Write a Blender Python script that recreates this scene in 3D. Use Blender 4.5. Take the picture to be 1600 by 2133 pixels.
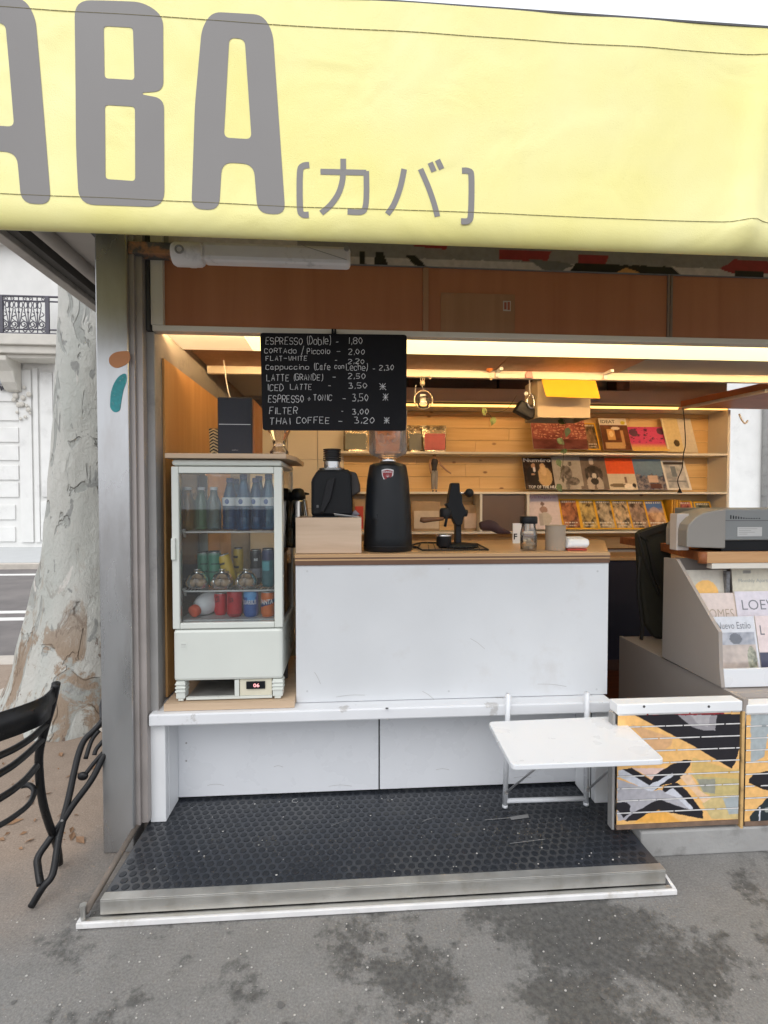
import bpy, bmesh, math, random
import numpy as np
from mathutils import Vector, Matrix, noise as mnoise
R = math.radians
random.seed(7)
scene = bpy.context.scene
for o in list(bpy.data.objects): bpy.data.objects.remove(o)

# ------------------------------------------------------------------ camera
F = 1030.0; CAMH = 1.35                                  # focal length in photo pixels (1600 wide), eye height
YAW = math.atan(.0687); PIT = math.atan(26 / 1030)
cam_data = bpy.data.cameras.new('camera'); cam = bpy.data.objects.new('camera', cam_data)
scene.collection.objects.link(cam); scene.camera = cam
cam_data.sensor_fit = 'HORIZONTAL'; cam_data.sensor_width = 36; cam_data.lens = F / 1600 * 36
cam_data.clip_start = .02; cam_data.clip_end = 300
cam.location = (0, 0, CAMH); cam.rotation_euler = (R(90) - PIT, 0, -YAW)
scene.render.resolution_x = 768; scene.render.resolution_y = 1024

# ------------------------------------------------------------------ sky, sun, exposure (bright overcast morning)
SUN_EL, SUN_AZ = R(50), R(200)                           # azimuth clockwise from +Y: behind the photographer
w = bpy.data.worlds.new('World'); scene.world = w; w.use_nodes = True
nt = w.node_tree; bg = nt.nodes['Background']
sky = nt.nodes.new('ShaderNodeTexSky'); sky.sky_type = 'NISHITA'; sky.sun_disc = False
sky.sun_elevation = SUN_EL; sky.sun_rotation = SUN_AZ; sky.dust_density = 4.0; sky.air_density = 1.0
hs = nt.nodes.new('ShaderNodeHueSaturation'); hs.inputs['Saturation'].default_value = .35
nt.links.new(sky.outputs[0], hs.inputs['Color'])
wtc = nt.nodes.new('ShaderNodeTexCoord'); wnz = nt.nodes.new('ShaderNodeTexNoise'); wnz.inputs['Scale'].default_value = 2.5; wnz.inputs['Detail'].default_value = 6   # even cloud cover
nt.links.new(wtc.outputs['Generated'], wnz.inputs[0])
wrp = nt.nodes.new('ShaderNodeMapRange'); wrp.inputs[1].default_value = .3; wrp.inputs[2].default_value = .7; wrp.inputs[3].default_value = 7.2; wrp.inputs[4].default_value = 8.6; nt.links.new(wnz.outputs[0], wrp.inputs[0])
wmx = nt.nodes.new('ShaderNodeMix'); wmx.data_type = 'RGBA'; wmx.inputs[0].default_value = .86
nt.links.new(hs.outputs[0], wmx.inputs[6]); wtn = nt.nodes.new('ShaderNodeMix'); wtn.data_type = 'RGBA'; wtn.blend_type = 'MULTIPLY'; wtn.inputs[0].default_value = 1; wtn.inputs[7].default_value = (.955, .985, 1.045, 1); nt.links.new(wrp.outputs[0], wtn.inputs[6]); nt.links.new(wtn.outputs[2], wmx.inputs[7]); nt.links.new(wmx.outputs[2], bg.inputs['Color'])
bg.inputs['Strength'].default_value = .15
sun_data = bpy.data.lights.new('sun', 'SUN'); sun_data.energy = 0.9; sun_data.angle = R(50); sun_data.color = (1, .985, .96)
sun = bpy.data.objects.new('sun', sun_data); scene.collection.objects.link(sun)
sd = Vector((math.sin(SUN_AZ) * math.cos(SUN_EL), math.cos(SUN_AZ) * math.cos(SUN_EL), math.sin(SUN_EL)))
sun.rotation_euler = sd.to_track_quat('Z', 'Y').to_euler()
vs = scene.view_settings; vs.view_transform = 'Standard'; vs.look = 'None'; vs.gamma = 1; vs.exposure = 0.32
scene.render.engine = 'CYCLES'
scene.cycles.max_bounces = 6; scene.cycles.transparent_max_bounces = 12; scene.cycles.caustics_reflective = False; scene.cycles.caustics_refractive = False

# ------------------------------------------------------------------ measuring helpers: a photo pixel and one known coordinate give a place in the scene
_sy, _cy, _sp, _cp = math.sin(YAW), math.cos(YAW), math.sin(PIT), math.cos(PIT)
def ray(u, v):
    a = (u - 800) / F; b = -(v - 1066.5) / F
    fw = _cp + b * _sp; z = -_sp + b * _cp
    return Vector((a * _cy + fw * _sy, -a * _sy + fw * _cy, z))
def PY(u, v, Y): d = ray(u, v); t = Y / d.y; return Vector((d.x * t, Y, CAMH + d.z * t))
def PZ(u, v, Z): d = ray(u, v); t = (Z - CAMH) / d.z; return Vector((d.x * t, d.y * t, Z))
def PX(u, v, X): d = ray(u, v); t = X / d.x; return Vector((X, d.y * t, CAMH + d.z * t))
def proj(P):
    x, y, z = P[..., 0], P[..., 1], P[..., 2] - CAMH
    r = x * _cy - y * _sy; f = x * _sy + y * _cy
    fw = f * _cp - z * _sp; up = f * _sp + z * _cp
    return 800 + F * r / fw, 1066.5 - F * up / fw
def rect(u0, v0, u1, v1, Y):                             # -> x0, x1, z0, z1 on the plane Y
    um, vm = (u0 + u1) / 2, (v0 + v1) / 2
    return PY(u0, vm, Y).x, PY(u1, vm, Y).x, PY(um, v1, Y).z, PY(um, v0, Y).z
def S(r, g, b): return tuple(((c / 255) / 12.92 if c / 255 <= .04045 else ((c / 255 + .055) / 1.055) ** 2.4) for c in (r, g, b))

# ------------------------------------------------------------------ mesh builder
class MB:
    def __init__(s): s.v = []; s.f = []; s.c = []
    def add(s, vs, fs):
        n = len(s.v); s.v += [tuple(p) for p in vs]; s.f += [tuple(i + n for i in f) for f in fs]; return s
    def box(s, x0, x1, y0, y1, z0, z1):
        return s.add([(x0,y0,z0),(x1,y0,z0),(x1,y1,z0),(x0,y1,z0),(x0,y0,z1),(x1,y0,z1),(x1,y1,z1),(x0,y1,z1)],
                     [(0,3,2,1),(4,5,6,7),(0,1,5,4),(1,2,6,5),(2,3,7,6),(3,0,4,7)])
    def hexa(s, lo, hi):                                 # two quads
        return s.add(list(lo) + list(hi), [(0,3,2,1),(4,5,6,7),(0,1,5,4),(1,2,6,5),(2,3,7,6),(3,0,4,7)])
    def tube(s, pts, r, n=10, cap=True, flat=1.0):
        pts = [Vector(p) for p in pts]; rs = r if isinstance(r, (list, tuple)) else [r] * len(pts)
        prev = None; rings = []
        for i, p in enumerate(pts):
            a = pts[max(i - 1, 0)]; b = pts[min(i + 1, len(pts) - 1)]; t = (b - a).normalized()
            if prev is None: nx = t.orthogonal().normalized()
            else:
                nx = prev - t * prev.dot(t); nx = nx.normalized() if nx.length > 1e-6 else t.orthogonal().normalized()
            prev = nx; ny = t.cross(nx)
            rings.append([p + (nx * math.cos(k * 2 * math.pi / n) + ny * flat * math.sin(k * 2 * math.pi / n)) * rs[i] for k in range(n)])
        vs = [q for rg in rings for q in rg]; fs = []
        for i in range(len(pts) - 1):
            for k in range(n):
                fs.append((i*n+k, i*n+(k+1)%n, (i+1)*n+(k+1)%n, (i+1)*n+k))
        if cap: fs += [tuple(range(n-1, -1, -1)), tuple(range((len(pts)-1)*n, len(pts)*n))]
        return s.add(vs, fs)
    def lathe(s, prof, c=(0,0,0), n=32, sx=1, sy=1, cap=True):
        vs = []; fs = []
        for (r, z) in prof:
            for k in range(n):
                a = 2 * math.pi * k / n; vs.append((c[0] + r * sx * math.cos(a), c[1] + r * sy * math.sin(a), c[2] + z))
        for i in range(len(prof) - 1):
            for k in range(n): fs.append((i*n+k, i*n+(k+1)%n, (i+1)*n+(k+1)%n, (i+1)*n+k))
        if cap:
            fs.append(tuple(range(n-1, -1, -1))); fs.append(tuple(range((len(prof)-1)*n, len(prof)*n)))
        return s.add(vs, fs)
    def prism(s, poly, d):                               # 3-D polygon pushed along vector d
        poly = [Vector(p) for p in poly]; d = Vector(d); n = len(poly)
        fs = [tuple(range(n)), tuple(range(2*n-1, n-1, -1))] + [(i, n+i, n+(i+1)%n, (i+1)%n) for i in range(n)]
        return s.add(poly + [p + d for p in poly], fs)
    def ball(s, c, r, n=14, sq=(1,1,1)):
        m = n // 2; prof = [(max(math.sin(math.pi*i/m), .02), -math.cos(math.pi*i/m)) for i in range(m+1)]
        vs = []; fs = []
        for (a, z) in prof:
            for k in range(n):
                t = 2*math.pi*k/n; vs.append((c[0]+r*sq[0]*a*math.cos(t), c[1]+r*sq[1]*a*math.sin(t), c[2]+r*sq[2]*z))
        for i in range(m):
            for k in range(n): fs.append((i*n+k, i*n+(k+1)%n, (i+1)*n+(k+1)%n, (i+1)*n+k))
        fs.append(tuple(range(n-1,-1,-1))); fs.append(tuple(range(m*n,(m+1)*n)))
        return s.add(vs, fs)
    def ribbon(s, pts, wd, nrm, th=0):                   # flat strip of width wd along pts, facing nrm
        pts = [Vector(p) for p in pts]; nrm = Vector(nrm).normalized(); L = []; Q = []
        for i, p in enumerate(pts):
            t = (pts[min(i+1, len(pts)-1)] - pts[max(i-1, 0)]).normalized(); sd_ = t.cross(nrm).normalized() * wd / 2
            L.append(p + sd_); Q.append(p - sd_)
        n = len(pts)
        return s.add(L + Q, [(i, i+1, n+i+1, n+i) for i in range(n-1)])

C = scene.collection
BASE = {}
def thing(name, label, cat, loc=(0,0,0), group=None, rot=None):
    o = bpy.data.objects.new(name, None); C.objects.link(o); o.location = loc; o.empty_display_size = .05
    if rot: o.rotation_euler = rot
    o['label'] = label; o['category'] = cat
    if group: o['group'] = group
    BASE[o] = Vector(loc); return o
def mesh_of(name, mb, m, smooth=False, off=Vector((0,0,0)), recalc=True, angle=None):
    me = bpy.data.meshes.new(name)
    me.from_pydata([(p[0]-off[0], p[1]-off[1], p[2]-off[2]) for p in mb.v], [], mb.f)
    if recalc:
        bm = bmesh.new(); bm.from_mesh(me); bmesh.ops.recalc_face_normals(bm, faces=bm.faces); bm.to_mesh(me); bm.free()
    if m: me.materials.append(m)
    if smooth: me.shade_smooth()
    if angle: me.shade_smooth(); me.set_sharp_from_angle(angle=R(angle))
    return me
def bevel(o, wd, seg=2):
    b = o.modifiers.new('bevel', 'BEVEL'); b.width = wd; b.segments = seg; b.limit_method = 'ANGLE'; b.angle_limit = R(40); b.harden_normals = False
def part(name, mb, m, parent, smooth=False, bev=0, local=False, angle=None, label=None, recalc=True):
    off = Vector((0,0,0)) if local else BASE[parent]
    o = bpy.data.objects.new(name, mesh_of(name, mb, m, smooth, off, recalc, angle)); C.objects.link(o); o.parent = parent
    BASE[o] = off
    if bev: bevel(o, bev)
    if label: o['label'] = label
    return o
def single(name, mb, m, label, cat, group=None, smooth=False, bev=0, angle=None, base=None):   # a thing that is one mesh
    a = np.array(mb.v); off = Vector(((a[:,0].min()+a[:,0].max())/2, (a[:,1].min()+a[:,1].max())/2, a[:,2].min())) if base is None else Vector(base)
    o = bpy.data.objects.new(name, mesh_of(name, mb, m, smooth, off, True, angle)); C.objects.link(o); o.location = off
    o['label'] = label; o['category'] = cat
    if group: o['group'] = group
    if bev: bevel(o, bev)
    BASE[o] = off; return o
def struct(name, mb, m, bev=0):
    o = bpy.data.objects.new(name, mesh_of(name, mb, m)); C.objects.link(o); o['kind'] = 'structure'; BASE[o] = Vector((0,0,0))
    if bev: bevel(o, bev)
    return o
def copy_tree(o, parent=None):
    c = o.copy(); C.objects.link(c); c.parent = parent
    BASE[c] = BASE.get(o, Vector((0,0,0)))
    for ch in list(o.children): copy_tree(ch, c)
    return c
def round_poly(pts, r, seg=5):
    pts = [Vector(p) for p in pts]; out = []; n = len(pts)
    for i, p in enumerate(pts):
        a, b = pts[i-1], pts[(i+1) % n]; la, lb = (a-p).length, (b-p).length; k = min(r, la*.48, lb*.48)
        p0 = p + (a-p).normalized()*k; p1 = p + (b-p).normalized()*k
        for j in range(seg+1):
            t = j/seg; out.append(p0*(1-t)**2 + p*2*t*(1-t) + p1*t*t)
    return out
def smooth_line(pts, k=6):                               # Catmull-Rom through pts
    pts = [Vector(p) for p in pts]; out = []
    for i in range(len(pts)-1):
        p0 = pts[max(i-1,0)]; p1 = pts[i]; p2 = pts[i+1]; p3 = pts[min(i+2,len(pts)-1)]
        for j in range(k):
            t = j/k; out.append(.5*((2*p1)+(p2-p0)*t+(2*p0-5*p1+4*p2-p3)*t*t+(3*p1-p0-3*p2+p3)*t**3))
    return out + [pts[-1]]
def filled(loops, ext=0.0):                              # 2-D loops (outer and holes) -> verts, faces
    cu = bpy.data.curves.new('tmp', 'CURVE'); cu.dimensions = '2D'; cu.fill_mode = 'BOTH'; cu.extrude = ext
    for lp in loops:
        sp = cu.splines.new('POLY'); sp.points.add(len(lp)-1); sp.use_cyclic_u = True
        for q, p in zip(sp.points, lp): q.co = (p[0], p[1], 0, 1)
    ob = bpy.data.objects.new('tmp', cu); me = bpy.data.meshes.new_from_object(ob)
    vs = [tuple(v.co) for v in me.vertices]; fs = [tuple(p.vertices) for p in me.polygons]
    bpy.data.objects.remove(ob); bpy.data.curves.remove(cu); bpy.data.meshes.remove(me); return vs, fs
def text_geo(s, bold=0.0, space=1.0):
    cu = bpy.data.curves.new('tmp', 'FONT'); cu.body = s; cu.size = 1; cu.offset = bold; cu.resolution_u = 3; cu.space_character = space
    ob = bpy.data.objects.new('tmp', cu); me = bpy.data.meshes.new_from_object(ob)
    vs = np.array([tuple(v.co) for v in me.vertices]); fs = [tuple(p.vertices) for p in me.polygons]
    bpy.data.objects.remove(ob); bpy.data.curves.remove(cu); bpy.data.meshes.remove(me)
    mn, mx = vs.min(0), vs.max(0); vs[:,0] = (vs[:,0]-mn[0])/(mx[0]-mn[0]); vs[:,1] = (vs[:,1]-mn[1])/(mx[1]-mn[1]); return vs, fs
def text_mb(s, org, xd, zd, wd, ht, bold=0.0, space=1.0):    # lettering fitted into a wd x ht rectangle
    vs, fs = text_geo(s, bold, space); org, xd, zd = Vector(org), Vector(xd), Vector(zd); mb = MB()
    mb.add([org + xd*(p[0]*wd) + zd*(p[1]*ht) for p in vs], fs); return mb
def inside(px, py, poly):
    res = np.zeros(px.shape, bool); n = len(poly)
    for i in range(n):
        x0, y0 = poly[i]; x1, y1 = poly[(i+1) % n]
        if y0 == y1: continue
        c = ((y0 > py) != (y1 > py)) & (px < (x1-x0)*(py-y0)/(y1-y0)+x0); res ^= c
    return res
def set_col(me, cols):
    a = me.color_attributes.new('Col', 'FLOAT_COLOR', 'POINT'); q = np.ones((len(me.vertices), 4), np.float32); q[:, :3] = cols; a.data.foreach_set('color', q.ravel())

# ------------------------------------------------------------------ materials
MATS = {}
def nodes(name):
    m = bpy.data.materials.new(name); m.use_nodes = True; t = m.node_tree
    return m, t, t.nodes['Principled BSDF'], t.nodes.new, t.links.new
def M(name, col, rough=.6, var=.12, scale=9, bump=.0, bscale=60, metal=0, spec=.5, coat=0, dirt=None, dscale=4, dlo=.55, dhi=.75, stretch=(1,1,1), rvar=.1):
    if name in MATS: return MATS[name]
    m, t, b, N, L = nodes(name); MATS[name] = m
    tc = N('ShaderNodeTexCoord'); mp = N('ShaderNodeMapping'); mp.inputs['Scale'].default_value = stretch; L(tc.outputs['Object'], mp.inputs[0])
    nz = N('ShaderNodeTexNoise'); nz.inputs['Scale'].default_value = scale; nz.inputs['Detail'].default_value = 6; L(mp.outputs[0], nz.inputs['Vector'])
    mr = N('ShaderNodeMapRange'); mr.inputs[1].default_value = .25; mr.inputs[2].default_value = .75; mr.inputs[3].default_value = 1-var; mr.inputs[4].default_value = 1+var*.6; L(nz.outputs[0], mr.inputs[0])
    mx = N('ShaderNodeMix'); mx.data_type = 'RGBA'; mx.blend_type = 'MULTIPLY'; mx.inputs[0].default_value = 1
    mx.inputs[6].default_value = (*col, 1); L(mr.outputs[0], mx.inputs[7]); out = mx.outputs[2]
    if dirt:
        n2 = N('ShaderNodeTexNoise'); n2.inputs['Scale'].default_value = dscale; n2.inputs['Detail'].default_value = 9; n2.inputs['Roughness'].default_value = .65; L(mp.outputs[0], n2.inputs['Vector'])
        m2 = N('ShaderNodeMapRange'); m2.inputs[1].default_value = dlo; m2.inputs[2].default_value = dhi; L(n2.outputs[0], m2.inputs[0])
        x2 = N('ShaderNodeMix'); x2.data_type = 'RGBA'; L(m2.outputs[0], x2.inputs[0]); L(out, x2.inputs[6]); x2.inputs[7].default_value = (*dirt, 1); out = x2.outputs[2]
    L(out, b.inputs['Base Color'])
    r2 = N('ShaderNodeMapRange'); r2.inputs[1].default_value = .3; r2.inputs[2].default_value = .7; r2.inputs[3].default_value = max(rough-rvar,.02); r2.inputs[4].default_value = min(rough+rvar,1); L(nz.outputs[0], r2.inputs[0]); L(r2.outputs[0], b.inputs['Roughness'])
    b.inputs['Metallic'].default_value = metal; b.inputs['Specular IOR Level'].default_value = spec; b.inputs['Coat Weight'].default_value = coat
    if bump:
        n3 = N('ShaderNodeTexNoise'); n3.inputs['Scale'].default_value = bscale; n3.inputs['Detail'].default_value = 4; L(mp.outputs[0], n3.inputs['Vector'])
        bp = N('ShaderNodeBump'); bp.inputs['Strength'].default_value = bump; bp.inputs['Distance'].default_value = .004; L(n3.outputs[0], bp.inputs['Height']); L(bp.outputs[0], b.inputs['Normal'])
    return m
def wood(name, c1, c2, axis=0, scale=6, rough=.55, knots=None, spec=.4):
    if name in MATS: return MATS[name]
    m, t, b, N, L = nodes(name); MATS[name] = m
    tc = N('ShaderNodeTexCoord'); mp = N('ShaderNodeMapping'); s = [14, 14, 14]; s[axis] = 1.0; mp.inputs['Scale'].default_value = s
    L(tc.outputs['Object'], mp.inputs[0])
    oi = N('ShaderNodeObjectInfo'); va = N('ShaderNodeVectorMath'); va.operation = 'ADD'; L(mp.outputs[0], va.inputs[0])
    cm = N('ShaderNodeCombineXYZ'); mu = N('ShaderNodeMath'); mu.operation = 'MULTIPLY'; mu.inputs[1].default_value = 37; L(oi.outputs['Random'], mu.inputs[0]); L(mu.outputs[0], cm.inputs[0]); L(mu.outputs[0], cm.inputs[2]); L(cm.outputs[0], va.inputs[1])
    nz = N('ShaderNodeTexNoise'); nz.inputs['Scale'].default_value = scale*.4; nz.inputs['Detail'].default_value = 7; nz.inputs['Distortion'].default_value = .6; L(va.outputs[0], nz.inputs['Vector'])
    rp = N('ShaderNodeValToRGB'); rp.color_ramp.elements[0].position = .3; rp.color_ramp.elements[1].position = .7
    rp.color_ramp.elements[0].color = (*c1, 1); rp.color_ramp.elements[1].color = (*c2, 1); L(nz.outputs[0], rp.inputs[0]); out = rp.outputs[0]
    if knots:
        vo = N('ShaderNodeTexVoronoi'); vo.inputs['Scale'].default_value = 5.5; m3 = N('ShaderNodeMapping'); s3 = [1.6, 1.6, 1.6]; s3[axis] = .9; m3.inputs['Scale'].default_value = s3; L(tc.outputs['Object'], m3.inputs[0])
        v2 = N('ShaderNodeVectorMath'); v2.operation = 'ADD'; L(m3.outputs[0], v2.inputs[0]); L(cm.outputs[0], v2.inputs[1]); L(v2.outputs[0], vo.inputs['Vector'])
        mr = N('ShaderNodeMapRange'); mr.inputs[1].default_value = .05; mr.inputs[2].default_value = .11; mr.inputs[3].default_value = .85; mr.inputs[4].default_value = 0; L(vo.outputs['Distance'], mr.inputs[0])
        kx = N('ShaderNodeMix'); kx.data_type = 'RGBA'; L(mr.outputs[0], kx.inputs[0]); L(out, kx.inputs[6]); kx.inputs[7].default_value = (*knots, 1); out = kx.outputs[2]
    L(out, b.inputs['Base Color']); b.inputs['Roughness'].default_value = rough; b.inputs['Specular IOR Level'].default_value = spec
    bp = N('ShaderNodeBump'); bp.inputs['Strength'].default_value = .12; bp.inputs['Distance'].default_value = .002; L(nz.outputs[0], bp.inputs['Height']); L(bp.outputs[0], b.inputs['Normal'])
    return m
def emit(name, col, st):
    m = bpy.data.materials.new(name); m.use_nodes = True; t = m.node_tree; b = t.nodes['Principled BSDF']
    b.inputs['Base Color'].default_value = (.8,.8,.8,1); b.inputs['Emission Color'].default_value = (*col, 1); b.inputs['Emission Strength'].default_value = st; return m
def glass(name, tint=(1,1,1), rough=.0, fac=1.0, dirt=.0, dcol=(.7,.7,.7)):
    m = bpy.data.materials.new(name); m.use_nodes = True; t = m.node_tree; t.nodes.remove(t.nodes['Principled BSDF']); N = t.nodes.new; L = t.links.new
    tr = N('ShaderNodeBsdfTransparent'); tr.inputs[0].default_value = (*tint, 1); gl = N('ShaderNodeBsdfGlossy'); gl.inputs['Roughness'].default_value = rough; gl.inputs['Color'].default_value = (1,1,1,1)
    fr = N('ShaderNodeFresnel'); fr.inputs['IOR'].default_value = 1.5; mu = N('ShaderNodeMath'); mu.operation = 'MULTIPLY'; mu.inputs[1].default_value = fac; mu.use_clamp = True; L(fr.outputs[0], mu.inputs[0])
    mx = N('ShaderNodeMixShader'); L(mu.outputs[0], mx.inputs[0]); L(tr.outputs[0], mx.inputs[1]); L(gl.outputs[0], mx.inputs[2]); out = mx.outputs[0]
    if dirt:
        df = N('ShaderNodeBsdfDiffuse'); df.inputs[0].default_value = (*dcol,1); tc = N('ShaderNodeTexCoord'); nz = N('ShaderNodeTexNoise'); nz.inputs['Scale'].default_value = 14; L(tc.outputs['Object'], nz.inputs[0])
        m2 = N('ShaderNodeMath'); m2.operation = 'MULTIPLY'; m2.inputs[1].default_value = dirt; L(nz.outputs[0], m2.inputs[0]); x2 = N('ShaderNodeMixShader'); L(m2.outputs[0], x2.inputs[0]); L(out, x2.inputs[1]); L(df.outputs[0], x2.inputs[2]); out = x2.outputs[0]
    L(out, t.nodes['Material Output'].inputs['Surface']); return m
def attr_mat(name, rough=.4, spec=.5, coat=0, bump=0, bscale=30, grain=.08):
    m, t, b, N, L = nodes(name); a = N('ShaderNodeAttribute'); a.attribute_name = 'Col'
    tc = N('ShaderNodeTexCoord'); nz = N('ShaderNodeTexNoise'); nz.inputs['Scale'].default_value = 45; nz.inputs['Detail'].default_value = 6; L(tc.outputs['Object'], nz.inputs[0])
    mr = N('ShaderNodeMapRange'); mr.inputs[1].default_value = .3; mr.inputs[2].default_value = .7; mr.inputs[3].default_value = 1-grain; mr.inputs[4].default_value = 1+grain; L(nz.outputs[0], mr.inputs[0])
    mx = N('ShaderNodeMix'); mx.data_type = 'RGBA'; mx.blend_type = 'MULTIPLY'; mx.inputs[0].default_value = 1; L(a.outputs['Color'], mx.inputs[6]); L(mr.outputs[0], mx.inputs[7]); L(mx.outputs[2], b.inputs['Base Color'])
    b.inputs['Roughness'].default_value = rough; b.inputs['Specular IOR Level'].default_value = spec; b.inputs['Coat Weight'].default_value = coat
    if bump:
        n3 = N('ShaderNodeTexNoise'); n3.inputs['Scale'].default_value = bscale; L(tc.outputs['Object'], n3.inputs[0]); bp = N('ShaderNodeBump'); bp.inputs['Strength'].default_value = bump; bp.inputs['Distance'].default_value = .003; L(n3.outputs[0], bp.inputs['Height']); L(bp.outputs[0], b.inputs['Normal'])
    return m

STRIP_GLOW = 1.5; TUBE = 104
m_white = M('white_paint', (.78,.79,.80), .45, .05, 5, .05, 40, dirt=(.55,.54,.52), dscale=7, dlo=.66, dhi=.85)
m_white_gloss = M('white_gloss_paint', (.72,.735,.76), .3, .02, 8)
m_counter = M('white_counter_paint', (.63,.645,.66), .5, .06, 3, .08, 25, dirt=(.55,.54,.53), dscale=3.5, dlo=.58, dhi=.8)
m_fridge = M('fridge_enamel', (.66,.685,.635), .35, .03, 6, .0)
m_steel = M('brushed_steel', (.50,.505,.51), .27, .2, 5, .1, 80, metal=.85, stretch=(1,1,.25), dirt=(.36,.33,.31), dscale=3, dlo=.5, dhi=.75)
m_alu = M('worn_aluminium', (.52,.51,.48), .4, .15, 12, .15, 90, metal=.75, dirt=(.34,.31,.26), dscale=9, dlo=.5, dhi=.8)
m_lip = M('white_painted_lip', (.74,.73,.72), .5, .1, 14, .1, 60, dirt=(.5,.47,.42), dscale=16, dlo=.55, dhi=.75)
m_rubber = M('black_rubber', (.034,.039,.049), .28, .3, 10, .15, 120, dirt=(.075,.075,.075), dscale=2.6, dlo=.5, dhi=.75, rvar=.12, spec=.6)
m_stud = M('black_rubber_stud', (.020,.023,.029), .34, .25, 20, .1, 150, spec=.36, dirt=(.05,.05,.05), dscale=6, dlo=.55, dhi=.8)
m_black = M('black_metal', (.014,.014,.016), .42, .3, 20, .1, 120, spec=.22)
m_blackp = M('black_plastic', (.010,.011,.013), .42, .2, 10, .05, 200, spec=.2)
m_greymetal = M('grey_painted_metal', (.32,.31,.30), .5, .15, 6, .08, 50, dirt=(.12,.115,.11), dscale=5, dlo=.55, dhi=.8)
m_darkgrey = M('dark_grey_metal', (.07,.07,.072), .55, .25, 8)
m_pinkmetal = M('dull_aluminium', (.42,.38,.36), .45, .12, 8, .05, 60, metal=.4)
m_header = wood('brown_laminate', S(176,114,82), S(190,128,94), axis=2, scale=2, rough=.5)
m_orangewood = wood('orange_plywood', S(194,146,92), S(208,162,106), axis=2, scale=3, rough=.5)
m_brownwood = wood('brown_plywood', S(166,122,90), S(180,136,104), axis=2, scale=4)
m_pine = wood('knotty_pine', (.66,.42,.17), (.76,.53,.25), axis=0, scale=5, rough=.45, knots=(.22,.09,.03))
m_ply = wood('pale_plywood', (.50,.36,.24), (.60,.45,.31), axis=0, scale=6)
m_worktop = wood('oak_worktop', (.46,.28,.14), (.56,.36,.19), axis=0, scale=5, rough=.4)
m_plydark = wood('dark_plywood_edge', (.12,.065,.04), (.17,.09,.055), axis=0, scale=8)
m_cream = M('cream_boards', (.72,.66,.55), .5, .05, 5)
m_shelfw = M('white_shelf_paint', (.74,.70,.62), .5, .05, 6, dirt=(.5,.45,.38), dscale=8, dlo=.65, dhi=.85)
m_greywall = M('grey_board', (.40,.39,.39), .6, .1, 4)
m_navy = M('navy_laminate', (.020,.021,.045), .45, .15, 5)
m_floorw = wood('red_brown_floor', S(84,44,26), S(112,62,38), axis=0, scale=4)
m_yellow = M('x_yellow', (.86,.76,.2), .5)
m_paper = M('white_paper', (.75,.74,.71), .6, .04, 10)
m_ink = M('grey_lettering', (.10,.10,.10), .6, .1)
m_thinglass = glass('clear_glass', (1,1,1), 0, 1.0)
m_fridgeglass = glass('fridge_glass', (.97,.99,.99), 0, 1.0, .015)
m_hopper = glass('smoky_hopper', (.80,.66,.56), .08, 1.4, .45)
m_print = attr_mat('printed_cover', .35, .5, .15)
m_printm = attr_mat('printed_matte', .6, .4)
m_graf = attr_mat('spray_paint', .38, .5, 0, .1, 40, .12)
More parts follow.
